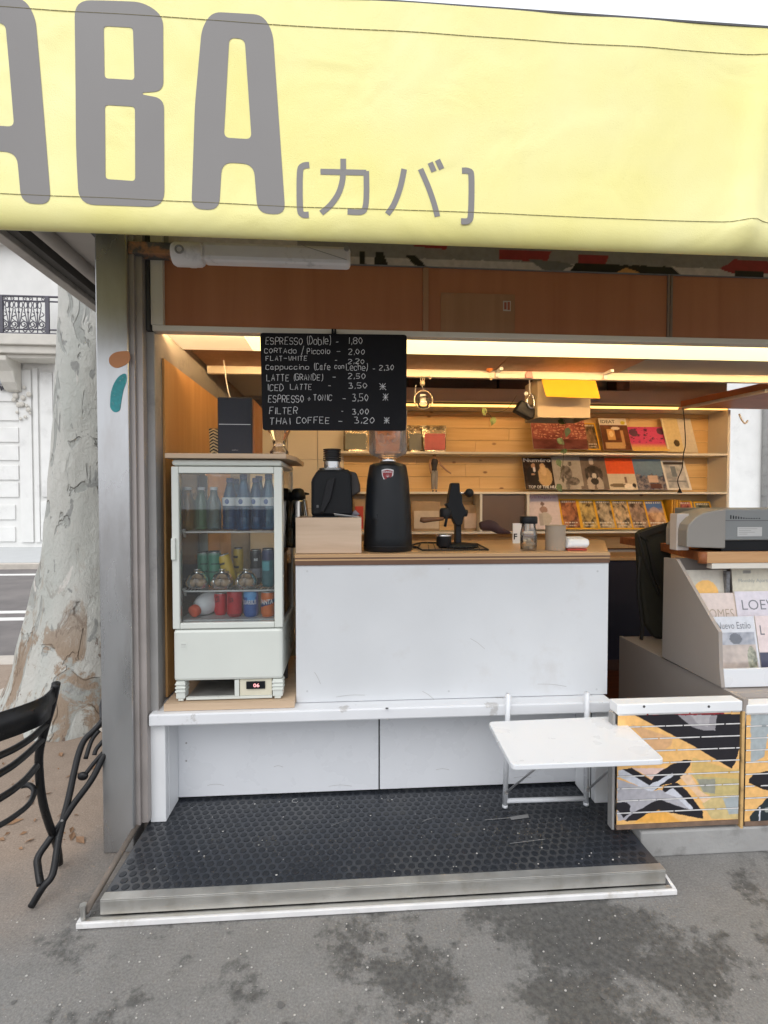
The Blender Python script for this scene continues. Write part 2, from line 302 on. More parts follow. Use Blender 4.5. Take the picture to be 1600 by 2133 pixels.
# ================================================================== SETTING
def ground_mat():
    m, t, b, N, L = nodes('worn_pavement'); tc = N('ShaderNodeTexCoord')
    def noise(sc, det=8, rg=.6, dist=0):
        n = N('ShaderNodeTexNoise'); n.inputs['Scale'].default_value = sc; n.inputs['Detail'].default_value = det; n.inputs['Roughness'].default_value = rg; n.inputs['Distortion'].default_value = dist; L(tc.outputs['Object'], n.inputs[0]); return n.outputs[0]
    def rng(x, a, c, d=0, e=1):
        n = N('ShaderNodeMapRange'); n.inputs[1].default_value = a; n.inputs[2].default_value = c; n.inputs[3].default_value = d; n.inputs[4].default_value = e; L(x, n.inputs[0]); return n.outputs[0]
    def mixc(f, a, c, mode='MIX'):
        n = N('ShaderNodeMix'); n.data_type = 'RGBA'; n.blend_type = mode
        if isinstance(f, float): n.inputs[0].default_value = f
        else: L(f, n.inputs[0])
        for i, x in ((6, a), (7, c)):
            if isinstance(x, tuple): n.inputs[i].default_value = (*x, 1)
            else: L(x, n.inputs[i])
        return n.outputs[2]
    def mth(op, a, c):
        n = N('ShaderNodeMath'); n.operation = op
        for i, x in ((0, a), (1, c)):
            if isinstance(x, float): n.inputs[i].default_value = x
            else: L(x, n.inputs[i])
        return n.outputs[0]
    sep = N('ShaderNodeSeparateXYZ'); L(tc.outputs['Object'], sep.inputs[0])
    tan = rng(mth('ADD', sep.outputs[0], mth('MULTIPLY', mth('SUBTRACT', noise(2.2), .5), .9)), -.70, -1.12)
    far = rng(mth('ADD', sep.outputs[1], mth('MULTIPLY', mth('SUBTRACT', noise(3.1), .5), .5)), 1.45, 1.95)
    tan = mth('MULTIPLY', tan, far)
    base = mixc(tan, (.245,.238,.226), (.37,.285,.22))
    base = mixc(rng(noise(7, 10, .7), .3, .7), mixc(1.0, base, (.80,.80,.80), 'MULTIPLY'), base)
    grit = rng(noise(140, 5, .7), .32, .70, .70, 1.18); base = mixc(1.0, base, grit, 'MULTIPLY')
    # dark damp-looking stains with ragged edges
    stn = mth('ADD', mth('MULTIPLY', noise(2.1, 6, .6, .2), .82), mth('ADD', mth('MULTIPLY', noise(8.5, 8, .7, .4), .18), mth('MULTIPLY', mth('SUBTRACT', noise(34, 8, .75), .5), .26)))
    reg = rng(sep.outputs[0], -.7, .45, -.03, .062)
    st = rng(mth('ADD', stn, reg), .53, .58)
    st = mth('MULTIPLY', st, rng(tan, .0, .5, 1, .12))
    dark = mixc(rng(noise(60, 4), .35, .65), (.048,.047,.045), (.11,.107,.10))
    base = mixc(mth('MULTIPLY', st, .86), base, dark)
    sp = N('ShaderNodeTexVoronoi'); sp.inputs['Scale'].default_value = 48; L(tc.outputs['Object'], sp.inputs[0])
    base = mixc(rng(sp.outputs['Distance'], .06, .10, .55, 0), base, (.50,.48,.44))
    L(base, b.inputs['Base Color']); L(rng(st, 0, 1, .85, .6), b.inputs['Roughness'])
    h = mth('ADD', mth('MULTIPLY', noise(150, 5, .7), .6), mth('MULTIPLY', noise(22, 6), .9))
    bp = N('ShaderNodeBump'); bp.inputs['Strength'].default_value = .55; bp.inputs['Distance'].default_value = .006; L(h, bp.inputs['Height']); L(bp.outputs[0], b.inputs['Normal'])
    return m
m_ground = ground_mat()
m_asphalt = M('asphalt', (.17,.155,.15), .85, .25, 6, .4, 160, dirt=(.22,.20,.19), dscale=1.2, dlo=.45, dhi=.7)
m_kerb = M('pale_kerb_stone', (.55,.50,.44), .8, .15, 8, .3, 90)
m_farpave = M('pale_pavement', (.50,.51,.51), .8, .08, 3)
m_roadpaint = M('road_paint', (.78,.77,.74), .7, .1, 20)
m_soil = M('brown_soil', (.16,.10,.065), .95, .4, 14, .8, 50)
m_stucco = M('pale_stucco', (.76,.755,.73), .8, .07, 2.5, .1, 60, dirt=(.52,.51,.49), dscale=1.1, dlo=.55, dhi=.8)
m_stonew = M('pale_stone', (.60,.57,.51), .75, .1, 4, .15, 50)
m_concrete = M('grey_concrete', (.34,.335,.325), .8, .18, 7, .35, 70, dirt=(.14,.135,.125), dscale=5, dlo=.55, dhi=.75)
m_iron = M('wrought_iron', (.085,.08,.10), .5, .2, 10)

YK = PZ(30, 1384, 0).y; YKF = PZ(30, 1376, 0).y + .02; YFK = PZ(30, 1186, -.1).y; YB = PZ(30, 1140, .02).y
struct('ground', MB().box(-150, 150, -80, 220, -.6, -.3), m_soil)
struct('pavement', MB().box(-40, 40, -12, YK, -.35, 0), m_ground)
struct('kerb', MB().box(-40, 40, YK + .002, YKF + .12, -.35, .006), m_kerb, .012)
struct('road', MB().box(-40, 40, YKF + .124, YFK, -.35, -.1), m_asphalt)
struct('far_kerb', MB().box(-40, 40, YFK + .002, YFK + .18, -.35, .015), m_kerb, .012)
struct('far_pavement', MB().box(-40, 40, YFK + .184, YB + 6, -.35, .02), m_farpave)
for v0, v1 in ((1196, 1199), (1273, 1278), (1287, 1293)):
    y0, y1 = PZ(30, v1, -.1).y, PZ(30, v0, -.1).y
    struct('road_marking', MB().box(-30, 30, y0, y1, -.0995, -.094), m_roadpaint)

# ------------------------------------------------------------------ far building with balcony
def bld(u, v, y=YB): return PY(u, v, y)
xl, xr = -16, 19
fb = thing('facade_building', 'pale stucco town house with iron balcony across the street', 'building', (xl, YB, 0))
zsl = bld(60, 722).z
mb = MB().box(xl, bld(-60, 900).x, YB, YB + .5, .02, 14).box(bld(-60,900).x, bld(112,900).x, YB+.06, YB + .5, .02, zsl).box(bld(-60,900).x, xr, YB+.002, YB+.5, zsl+2.9, 14)
mb.box(bld(112,900).x, xr, YB, YB + .5, .02, zsl + 2.9).box(bld(-60,900).x, bld(112,900).x, YB+.35, YB + .5, zsl, zsl + 2.9)
part('wall', mb, m_stucco, fb)
for vv in (803, 843, 888, 926, 967, 1003, 1050, 1096):                      # rusticated stone courses of the ground floor
    x0, x1 = bld(-60, vv).x, bld(37 if vv < 1040 else 30, vv).x; z1 = bld(0, vv).z
    z0 = z1 - (bld(0, vv).z - bld(0, vv + 34).z)
    part('stone_course', MB().box(x0, x1, YB + .02, YB + .057, z0 + .02, z1 - .02), m_stucco, fb, bev=.012)
for (ua, ub, va, vb) in ((40, 66, 770, 1130), (70, 80, 765, 1130), (84, 110, 775, 1035), (84, 110, 1045, 1125)):
    x0, x1, z0, z1 = rect(ua, va, ub, vb, YB); part('pilaster_panel', MB().box(x0, x1, YB + .01, YB + .055, z0, z1), m_stucco, fb, bev=.012)
x0, x1, z0, z1 = rect(-60, 775, 28, 800, YB); part('door_head', MB().box(x0, x1, YB - .03, YB + .05, z0, z1), M('blue_grey_panel', (.40,.43,.47), .6), fb, bev=.02)
def bracket(u):                                                            # carved console under the balcony
    c = bld(u, 770); mb = MB(); pr = [(0, 0), (.62, 0), (.62, -.12), (.5, -.22), (.36, -.34), (.28, -.62), (.14, -.80), (0, -.84)]
    mb.prism([Vector((c.x - .19, YB - a, zsl - .42 + b)) for a, b in pr], (.38, 0, 0)); return mb
for u in (30, -70): part('carved_bracket', bracket(u), m_stonew, fb, bev=.02)
rng_ = random.Random(3)
for u in (34,):                                                            # foliage keystone below the console
    c = bld(u + 14, 830); mb = MB()
    for k in range(16): mb.ball((c.x + rng_.uniform(-.26, .26), YB - .03, c.z + .35 - k * .06 + rng_.uniform(-.05, .05)), rng_.uniform(.05, .11) * (1 - k * .03), 8, (1, .5, 1))
    part('carved_ornament', mb, m_stonew, fb, smooth=True)['kind'] = 'stuff'
mb = MB().box(bld(-60,700).x - 1, bld(118,700).x + 1.6, YB - .75, YB + .05, zsl - .16, zsl + .12).box(bld(-60,700).x - .9, bld(118,700).x + 1.5, YB - .66, YB + .02, zsl - .36, zsl - .16).box(bld(-60,700).x - .8, bld(118,700).x + 1.4, YB - .55, YB + .02, zsl - .46, zsl - .36)
part('balcony_slab', mb, m_stonew, fb, bev=.02)
x0, x1, z0, z1 = rect(112, 590, 128, 700, YB); part('window_frame', MB().box(x0, x1, YB + .1, YB + .2, z0, z1 + 1.2), M('grey_shutter', (.16,.15,.16), .6), fb)
rl = part('railing', MB().box(bld(-60,620).x - .9, bld(118,620).x + 1.5, YB - .70, YB - .67, zsl + .13, zsl + .16), m_iron, fb)
YR = YB - .68; pxm = YR / 1030 * 1.03
def rp(u, v): return PY(u, v, YR)
zt, z2, z3, zb = rp(50, 617).z, rp(50, 627).z, rp(50, 686).z, zsl + .17
xa, xb = rp(-70, 650).x, rp(116, 650).x + 1.4
for z, r in ((zt, .028), (z2, .022), (z3, .022)): part('rail', MB().tube([(xa, YR, z), (xb, YR, z)], r, 8), m_iron, rl)
mb = MB(); step = rp(40, 650).x - rp(20.6, 650).x
n = int((xb - xa) / step); xs = rp(97, 650).x
def scroll(cx, cz, r, turns, sgn, rr, mb, start=0):
    pts = [Vector((cx + sgn * r * (1 - .72 * k / 18) * math.cos(start + turns * 2 * math.pi * k / 18), YR, cz + r * (1 - .72 * k / 18) * math.sin(start + turns * 2 * math.pi * k / 18))) for k in range(19)]
    mb.tube(pts, rr, 6)
k0 = int((xs - xa) / step)
for k in range(-k0, 9):
    x = xs + k * step - (step * 1.0 if k <= 0 else -.2)
    mb = MB()
    mb.tube([(x, YR, z2), (x, YR, z3)], .014, 6); mb.ball((x, YR, (z2 + z3) / 2 + .08), .03, 8)
    mb.tube([(x, YR, z3 + .02), (x - step * .42, YR, z2 - .18)], .012, 6); mb.tube([(x, YR, z3 + .02), (x + step * .42, YR, z2 - .18)], .012, 6)
    for q in (-.25, .25): mb.tube([Vector((x + step * q + .045 * math.cos(a), YR, z2 - .10 + .085 * math.sin(a))) for a in [j * math.pi / 6 for j in range(13)]], .012, 6)
    scroll(x + step * .5, z3 + .13, .10, 1.4, 1, .016, mb, -1.2); mb.tube(smooth_line([(x + step*.5 + .05, YR, z3 + .2), (x + step*.5 - .06, YR, z3 + .30), (x + step*.5 + .05, YR, z3 + .38), (x + step*.5, YR, z3 + .45)], 4), .012, 6)
    if k % 2 == 0:
        for s_ in (-1, 1): scroll(x + s_ * .16, zb + .06, .075, 1.3, s_, .014, mb, .5); scroll(x + s_ * .16, z2 + .055, .06, 1.3, s_, .012, mb, .5)
        mb.tube([(x, YR, z2), (x, YR, zt)], .014, 6); mb.tube([(x, YR, zb - .02), (x, YR, z3)], .014, 6)
    part('baluster', mb, m_iron, rl)
for u in (3, 99): part('railing_post', MB().box(rp(u, 650).x - .045, rp(u, 650).x + .045, YR - .03, YR + .03, zb - .03, zt), m_iron, rl)
part('drainpipe', MB().tube([(bld(1590, 900).x, YB - .1, 0), (bld(1590, 900).x, YB - .1, 9)], .09, 12), m_greymetal, fb, smooth=True)
# scribbled lettering on the shop sign beside the door
mb = MB(); q = bld(-2, 809); rr = random.Random(5)
pts = []
for k in range(26): pts.append(q + Vector((k * .0155 * 1.0, -.05, .05 * math.sin(k * 1.9) + rr.uniform(-.02, .02))))
mb.ribbon(smooth_line(pts, 3), .035, (0, -1, 0)); part('sign_lettering', mb, m_iron, fb)

# ------------------------------------------------------------------ plane tree
def bark_mat():
    m, t, b, N, L = nodes('plane_tree_bark'); tc = N('ShaderNodeTexCoord'); mp = N('ShaderNodeMapping'); mp.inputs['Scale'].default_value = (1, 1, .55); L(tc.outputs['Object'], mp.inputs[0])
    def noise(sc, det=5, dist=.4, rg=.5):
        n = N('ShaderNodeTexNoise'); n.inputs['Scale'].default_value = sc; n.inputs['Detail'].default_value = det; n.inputs['Distortion'].default_value = dist; n.inputs['Roughness'].default_value = rg; L(mp.outputs[0], n.inputs[0]); return n.outputs[0]
    def rng(x, a, c, d=0, e=1):
        n = N('ShaderNodeMapRange'); n.inputs[1].default_value = a; n.inputs[2].default_value = c; n.inputs[3].default_value = d; n.inputs[4].default_value = e; L(x, n.inputs[0]); return n.outputs[0]
    def mixc(f, a, c):
        n = N('ShaderNodeMix'); n.data_type = 'RGBA'; L(f, n.inputs[0])
        for i, x in ((6, a), (7, c)):
            if isinstance(x, tuple): n.inputs[i].default_value = (*x, 1)
            else: L(x, n.inputs[i])
        return n.outputs[2]
    def mul(a, c):
        n = N('ShaderNodeMath'); n.operation = 'MULTIPLY'; L(a, n.inputs[0]); L(c, n.inputs[1]); return n.outputs[0]
    sep = N('ShaderNodeSeparateXYZ'); L(tc.outputs['Object'], sep.inputs[0])
    c = mixc(rng(noise(2.5), .35, .65), (.47,.485,.45), (.54,.53,.49))
    c = mixc(rng(noise(5.5, 4, .9), .555, .61), c, (.36,.37,.345))
    c = mixc(rng(noise(12, 5, .6), .63, .665), c, (.29,.295,.28))
    c = mixc(rng(noise(8.3, 4, 1.2), .67, .69), c, (.62,.60,.56))
    low = rng(sep.outputs[2], 1.15, .45)
    c = mixc(mul(rng(noise(5.0, 10, .8, .72), .505, .56), low), c, (.31,.235,.17))
    c = mixc(mul(rng(noise(9, 10, .6, .75), .57, .60), rng(sep.outputs[2], 1.0, .3)), c, (.17,.12,.09))
    L(c, b.inputs['Base Color']); b.inputs['Roughness'].default_value = .8
    bp = N('ShaderNodeBump'); bp.inputs['Strength'].default_value = .8; bp.inputs['Distance'].default_value = .02
    ad = N('ShaderNodeMath'); ad.operation = 'ADD'; L(rng(noise(5.5, 3, .9), .57, .60, 1, 0), ad.inputs[0]); L(noise(26, 8, .5, .7), ad.inputs[1]); L(ad.outputs[0], bp.inputs['Height']); L(bp.outputs[0], b.inputs['Normal']); return m
m_bark = bark_mat()
TX, TY = -1.72, 3.42
def trunk_center(z): return Vector((TX + .045 * z, TY + .01 * z, z))
def trunk_rad(z):
    if z < 1.3: return .30 + .22 * (1 - z / 1.3) ** 1.8
    return .30 - .012 * (z - 1.3)
mb = MB(); nr, nk = 90, 56; vs_, fs_ = [], []
for i in range(nr + 1):
    z = -.06 + 5.6 * (i / nr) ** 1.25; c = trunk_center(z); r0 = trunk_rad(max(z, 0))
    for k in range(nk):
        a = 2 * math.pi * k / nk
        r = r0 * (1 + .06 * mnoise.noise((math.cos(a) * 1.3, math.sin(a) * 1.3, z * .8)))
        low = max(0, 1 - z / 1.1); r *= 1 + low * (.13 * math.sin(a * 4 + 1.0) + .10 * mnoise.noise((math.cos(a) * 3, math.sin(a) * 3, z * 2.2)))
        r += .012 * mnoise.noise((math.cos(a) * 4, math.sin(a) * 4, z * 5))
        vs_.append((c.x + r * math.cos(a), c.y + r * math.sin(a), z))
for i in range(nr):
    for k in range(nk): fs_.append((i*nk+k, i*nk+(k+1)%nk, (i+1)*nk+(k+1)%nk, (i+1)*nk+k))
tree = thing('plane_tree', 'mottled grey plane tree with flaking bark behind the steel corner post', 'tree', (TX, TY, 0))
part('trunk', mb.add(vs_, fs_), m_bark, tree, smooth=True)
rr = random.Random(11); tips = []
for k in range(6):
    a = k * 1.05 + .3; p0 = trunk_center(5.2 + .06 * k); pts = [p0]
    for j in range(1, 6): pts.append(p0 + Vector((math.cos(a) * .55 * j + rr.uniform(-.1, .1), math.sin(a) * .55 * j + rr.uniform(-.1, .1), .75 * j - .04 * j * j)))
    part('limb', MB().tube(smooth_line(pts, 3), [.15 * (1 - .8 * i / 15) for i in range(16)], 10), m_bark, tree, smooth=True); tips += pts[2:]
m_leaf = M('plane_leaves', (.075,.11,.035), .6, .35, 3)
mb = MB()
for i in range(5200):
    c = rr.choice(tips) + Vector((rr.gauss(0, .55), rr.gauss(0, .55), rr.gauss(.1, .42))); e1 = Vector((rr.gauss(0,1), rr.gauss(0,1), rr.gauss(0,.5))).normalized(); e2 = e1.cross(Vector((rr.gauss(0,.4), rr.gauss(0,.4), 1))).normalized(); s_ = rr.uniform(.05, .10)
    mb.add([c - e1*s_, c + e2*s_*.9, c + e1*s_*1.1, c - e2*s_*.9], [(0,1,2,3)])
cr = part('crown', mb, m_leaf, tree, recalc=False)
# tree pit with pale stone edging, litter at the foot of the trunk
pf0, pf1 = PZ(120, 1527, 0).y, PZ(120, 1505, 0).y
pit = thing('tree_pit', 'brown soil tree pit edged with pale stone around the plane tree', 'tree pit', (TX, TY, 0))
pxl = PZ(0, 1450, 0).x - .03
part('soil', MB().box(pxl + .1, -1.02, pf1, 3.98, -.02, .008), m_soil, pit)
part('edging_stone', MB().box(pxl, -1.0, pf0, pf1 - .002, -.02, .02), m_kerb, pit, bev=.008)
part('edging_stone', MB().box(pxl - .02, pxl + .098, pf1, 4.0, -.02, .02), m_kerb, pit, bev=.008)
lt = random.Random(4)
m_litter = M('dry_bark_flakes', (.42,.40,.36), .8, .2, 12); m_litter2 = M('brown_leaves', (.30,.17,.09), .8, .3, 12)
mb = MB()
for k in range(26):                                                        # crumpled pale bark pieces heaped at the root
    u, v = lt.uniform(40, 170), lt.uniform(1462, 1500); c = PZ(u, v, 0.02); c.z = .012 + lt.uniform(0, .09) * (1 - abs(u - 105) / 90); a = lt.uniform(0, 6.28); s_ = lt.uniform(.03, .085)
    pts = [c + Vector((math.cos(a + j * 1.2566) * s_ * lt.uniform(.6, 1.1), math.sin(a + j * 1.2566) * s_ * .7, lt.uniform(-.012, .05))) for j in range(5)]
    top = c + Vector((0, 0, .045 + lt.uniform(0, .03))); mb.add(pts + [top], [(j, (j+1) % 5, 5) for j in range(5)])
o = single('bark_litter', mb, m_litter, 'heap of curled pale bark flakes at the foot of the tree', 'bark litter'); o['kind'] = 'stuff'
mb = MB()
for k in range(34):
    u, v = lt.uniform(0, 200), lt.uniform(1500, 1780); c = PZ(u, v, .004); a = lt.uniform(0, 6.28); s_ = lt.uniform(.008, .03) * (1.3 if k < 20 else .5)
    e = Vector((math.cos(a), math.sin(a), 0)); g = Vector((-math.sin(a), math.cos(a), 0))
    mb.add([c - e*s_, c + g*s_*.4 + Vector((0,0,.006)), c + e*s_, c - g*s_*.4], [(0,1,2,3)])
o = single('leaf_litter', mb, m_litter2, 'small dry leaves and crumbs scattered over the tan pavement', 'litter'); o['kind'] = 'stuff'

# ================================================================== KIOSK SHELL
LX = -.762                                                                 # inner left edge of the opening
kiosk = thing('kiosk', 'open fronted street kiosk with steel corner post and brown header panels', 'kiosk', (1.3, 2.9, 0))
part('base', MB().box(-.93, 4.2, 2.2, 3.95, 0, .068), m_concrete, kiosk)
part('floor', MB().box(-.80, 4.1, 2.2, 3.9, .072, .078), m_floorw, kiosk)
gp0 = PZ(1370, 1786, 0).y
part('plinth', MB().box(1.09, 4.2, gp0, 2.19, 0, .098), m_concrete, kiosk, bev=.006)
px0, px1 = PY(205, 1100, 1.92).x, PY(271, 1100, 1.92).x
post = part('corner_post', MB().box(px0, px1, 1.92, 2.02, 0, 2.46), m_steel, kiosk, bev=.005)
# spray marks on the post
for (pts, m_, n_) in (([(228,760),(226,745),(236,735),(252,731),(270.5,731),(270.5,752),(262,760),(242,768)], M('orange_spray', (.60,.25,.10), .5), 'orange_spray_mark'),
                      ([(229,850),(230,820),(236,800),(247,783),(262,776),(265,790),(257,812),(252,838),(250,856),(238,860)], M('turquoise_spray', (.03,.33,.36), .45, .25, 60, dirt=(.3,.38,.37), dscale=90, dlo=.6, dhi=.7), 'turquoise_spray_mark')):
    part(n_, MB().prism([PY(u, v, 1.9185) for u, v in (round_poly([Vector((a, b, 0)) for a, b in pts], 8) and [(p.x, p.y) for p in round_poly([Vector((a, b, 0)) for a, b in pts], 8)])], (0, .0012, 0)), m_, post)
def vstrip(name, u0, u1, Y, m, z0, z1, d=.05, bev=.002):
    x0, x1 = PY(u0, 1100, Y).x, PY(u1, 1100, Y).x; return part(name, MB().box(x0, x1, Y, Y + d, z0, z1), m, kiosk, bev=bev)
vstrip('door_track', 272.5, 285, 1.94, m_pinkmetal, .09, 2.45)
vstrip('door_track', 287, 302, 1.955, m_pinkmetal, .09, 2.45)
vstrip('door_seal', 302.5, 308, 1.985, m_darkgrey, .09, 2.45)
vstrip('jamb', 309, 326, 1.99, m_greymetal, .09, 2.0)
vstrip('jamb', 309, 317, 1.985, m_darkgrey, 2.003, 2.45)
x0, x1, z0, z1 = rect(266, 503, 362, 528, 1.93)
part('top_rail', MB().box(x0, x1, 1.93, 1.985, z0, z1), M('scuffed_rail', (.11,.105,.10), .6, .3, 20, dirt=(.42,.20,.10), dscale=3, dlo=.52, dhi=.56), kiosk, bev=.003)
# header
hx0, hx1, hz0, hz1 = LX, 4.15, 2.003, 2.285
fr = part('header_frame', MB().box(hx0, hx1, 1.985, 2.03, hz0, hz0 + .022).box(hx0 - .004, hx0 + .042, 1.983, 2.03, hz0 + .0225, 2.45), m_shelfw, kiosk, bev=.002)
divs = [PY(887, 620, 2.0).x, PY(1396, 640, 2.0).x, PY(1396, 640, 2.0).x + 1.05]
xs_ = [hx0 + .042] + divs + [hx1]
for i in range(len(xs_) - 1):
    part('header_panel', MB().box(xs_[i] + (.012 if i else .0), xs_[i+1] - .012, 2.005, 2.02, hz0 + .024, hz1), m_header, kiosk)
m_divider = M('brown_divider', (.27,.20,.16), .5)
part('divider_strip', MB().box(divs[0] - .011, divs[0] + .011, 1.999, 2.019, hz0 + .024, hz1), M('faint_divider', S(176,134,106), .5), kiosk)
for x in divs[1:]: part('divider_strip', MB().box(x - .011, x - .002, 1.999, 2.019, hz0 + .024, hz1).box(x + .002, x + .011, 1.999, 2.019, hz0 + .024, hz1), m_divider, kiosk)
x0, x1, z0, z1 = rect(918, 612, 1072, 697, 2.004)
hat = part('access_hatch', MB().box(x0, x1, 2.0005, 2.0045, hz0 + .026, z1), m_brownwood, kiosk)
x0, x1, z0, z1 = rect(1048, 627, 1064, 648, 2.0)
part('sticker', MB().box(x0, x1, 1.9985, 2.0, z0, z1), m_printm, hat); 
me = hat.children[0].data; set_col(me, np.array([S(200,190,180)] * len(me.vertices)))
part('sticker_print', MB().box(x0 + .004, x0 + .014, 1.9975, 1.9984, z0 + .006, z1 - .006).box(x0 + .018, x1 - .004, 1.9975, 1.9984, z0 + .004, z1 - .004), M('red_print', (.4,.12,.08), .5), hat)
# painted board above the header panels
def paint_grid(org, e1, e2, n1, n2, fn):
    U, V = np.meshgrid(np.linspace(0, 1, n1), np.linspace(0, 1, n2)); P = np.array(org)[None,None] + U[...,None]*np.array(e1) + V[...,None]*np.array(e2)
    cols = fn(P, U, V).reshape(-1, 3); mb = MB()
    mb.v = [tuple(p) for p in P.reshape(-1, 3)]; mb.f = [(j*n1+i, j*n1+i+1, (j+1)*n1+i+1, (j+1)*n1+i) for j in range(n2-1) for i in range(n1-1)]
    return mb, cols
def poly_paint(P, base, polys):
    u, v = proj(P); c = np.zeros(P.shape); c[:] = base
    wob = .8 * np.sin(u * .31 + v * .17) + .6 * np.sin(v * .37 - u * .11)
    for poly, col in polys: c[inside(u + wob * .6, v + wob * .5, poly)] = col
    return c
K, RED, WH, GR = S(28,27,30), S(150,48,55), S(196,186,182), S(140,134,132)
hp = [([(620,470),(1700,520),(1700,566),(620,530)], GR), ([(860,490),(935,500),(930,520),(860,512)], RED), ([(1040,520),(1148,523),(1140,546),(1040,540)], RED), ([(1205,530),(1268,533),(1262,552),(1205,548)], RED), ([(1500,560),(1530,540),(1600,545),(1700,548),(1700,572),(1520,568)], RED),
      ([(748,522),(760,524),(762,552),(750,552)], K), ([(782,524),(798,524),(808,552),(780,552)], K), ([(845,532),(866,532),(893,560),(875,560),(856,545)], K), ([(1200,548),(1400,556),(1425,580),(1180,575)], K), ([(1275,585),(1285,566),(1305,558),(1330,566),(1342,580)], S(205,150,90)), ([(1530,563),(1590,565),(1590,590),(1530,588)], K), ([(1100,540),(1175,546),(1195,552),(1150,575)], S(110,108,108))]
mb, cols = paint_grid((-.70, 1.996, 2.288), (4.8, 0, 0), (0, 0, .17), 900, 40, lambda P, U, V: poly_paint(P, WH, hp))
o = part('painted_fascia', mb, m_graf, kiosk, recalc=False); set_col(o.data, cols)
part('fascia_backing', MB().box(-.72, 4.15, 2.0, 2.03, 2.287, 2.5), m_greymetal, kiosk)
# roof, eave on the left
part('roof', MB().box(-1.42, 4.5, 2.032, 4.1, 2.52, 2.60), m_greymetal, kiosk)
ex = -1.42; m_eave = M('weathered_white_eave', (.52,.49,.46), .5, .15, 5, dirt=(.25,.23,.22), dscale=3, dlo=.5, dhi=.8)
part('eave_soffit', MB().box(ex + .10, -.935, 1.40, 4.1, 2.47, 2.482), m_eave, kiosk)
part('eave_moulding', MB().tube([(ex + .16, 1.40, 2.455), (ex + .16, 4.1, 2.455)], .032, 12), m_eave, kiosk, smooth=True)
part('eave_gutter', MB().box(ex + .055, ex + .10, 1.40, 4.1, 2.42, 2.50), M('dark_eave_groove', (.09,.085,.08), .6), kiosk)
part('eave_fascia', MB().box(ex, ex + .053, 1.40, 4.1, 2.395, 2.53), m_eave, kiosk, bev=.004)
part('eave_bracket', MB().box(-1.02, -.95, 1.45, 3.9, 2.40, 2.468), M('black_bracket', (.035,.035,.04), .5, .3), kiosk)
# walls
part('side_wall', MB().box(-.92, -.80, 2.022, 3.95, .07, 2.5), m_greymetal, kiosk)
part('inner_side_lining', MB().box(-.799, LX - .004, 2.045, 3.83, .08, 2.04), m_greymetal, kiosk)
oz1 = PX(336, 742, LX + .006).z
part('plywood_side_panel', MB().box(LX - .003, LX + .006, 2.09, 3.2, .53, oz1), m_orangewood, kiosk)
xo = PY(1524, 950, 3.78).x
part('back_wall', MB().box(-.80, xo, 3.84, 3.92, .07, 2.5), m_greywall, kiosk)
for k, (u0, u1) in enumerate(((520, 598), (599.5, 661), (662.5, 716))):
    x0, x1 = PY(u0, 1000, 3.8).x, PY(u1, 1000, 3.8).x
    for z0, z1 in ((.9, 1.28), (1.283, 1.655), (1.658, 2.06)): part('wall_board', MB().box(x0, x1, 3.815, 3.838, z0, z1), m_cream, kiosk)
part('right_wall', MB().box(4.1, 4.2, 2.0, 3.92, .07, 2.5), m_white, kiosk)
# ceiling: cream strip with added glow, brown panels, white beam
zc = 2.058
x_l0 = PZ(520, 715, zc).x; x_ld = PZ(366, 712, zc).x
part('ceiling_strip', MB().box(LX + .003, x_ld - .004, 2.105, 2.398, zc, zc + .02), m_cream, kiosk)
bx = [LX + .003, PZ(1050, 755, zc).x, PZ(1316, 765, zc).x, 4.1]
for i, m_ in enumerate((m_brownwood, m_brownwood, m_greywall)):
    part('ceiling_panel', MB().box(bx[i] + .003, bx[i+1] - .003, 2.402, 2.70, zc + .004, zc + .02), m_, kiosk, label=('pale grey ceiling panel' if i == 2 else None))
part('ceiling_beam', MB().box(LX + .003, 4.1, 2.705, 2.735, zc - .036, zc + .03), m_shelfw, kiosk, bev=.002)
for u in (1037, 1262):
    x = PY(u, 765, 2.69).x; part('hanger_bracket', MB().box(x - .009, x + .009, 2.62, 2.703, zc - .012, zc + .002).box(x - .009, x + .009, 2.69, 2.7035, zc - .034, zc - .0125), m_white_gloss, kiosk)
part('loft_ceiling', MB().box(-.8, 4.1, 2.74, 3.84, 2.44, 2.46), m_darkgrey, kiosk)
part('loft_front', MB().box(-.8, 4.1, 2.02, 2.04, 2.3, 2.5), m_darkgrey, kiosk)
gz0, gz1 = PY(1100, 842, 3.60).z, PY(1100, 811, 3.60).z
part('bulkhead', MB().box(-.75, 4.1, 3.60, 3.62, gz0 + .012, gz1), m_greywall, kiosk)
part('loft_floor', MB().box(-.75, 4.1, 3.622, 3.84, gz1 - .03, gz1 - .002), m_greywall, kiosk)
part('left_ceiling', MB().box(-.755, -.1, 2.74, 3.6, zc + .03, zc + .04), m_greywall, kiosk)
# tilted roof hatch at the right of the ceiling
A, B_, C_, D_ = PY(1418, 850, 3.55), PY(1600, 812, 2.9), PY(1600, 795, 2.85), PY(1440, 835, 3.5)
part('tilted_hatch', MB().prism([A, B_, B_ + Vector((.9, 0, .0)), A + Vector((.9, 0, 0))], (0, 0, .05)), m_header, kiosk, label='brown tilted roof hatch edged in white')
part('hatch_edge', MB().tube([A + Vector((-.01,0,-.006)), B_ + Vector((-.01,0,-.006))], .012, 8), m_shelfw, kiosk)

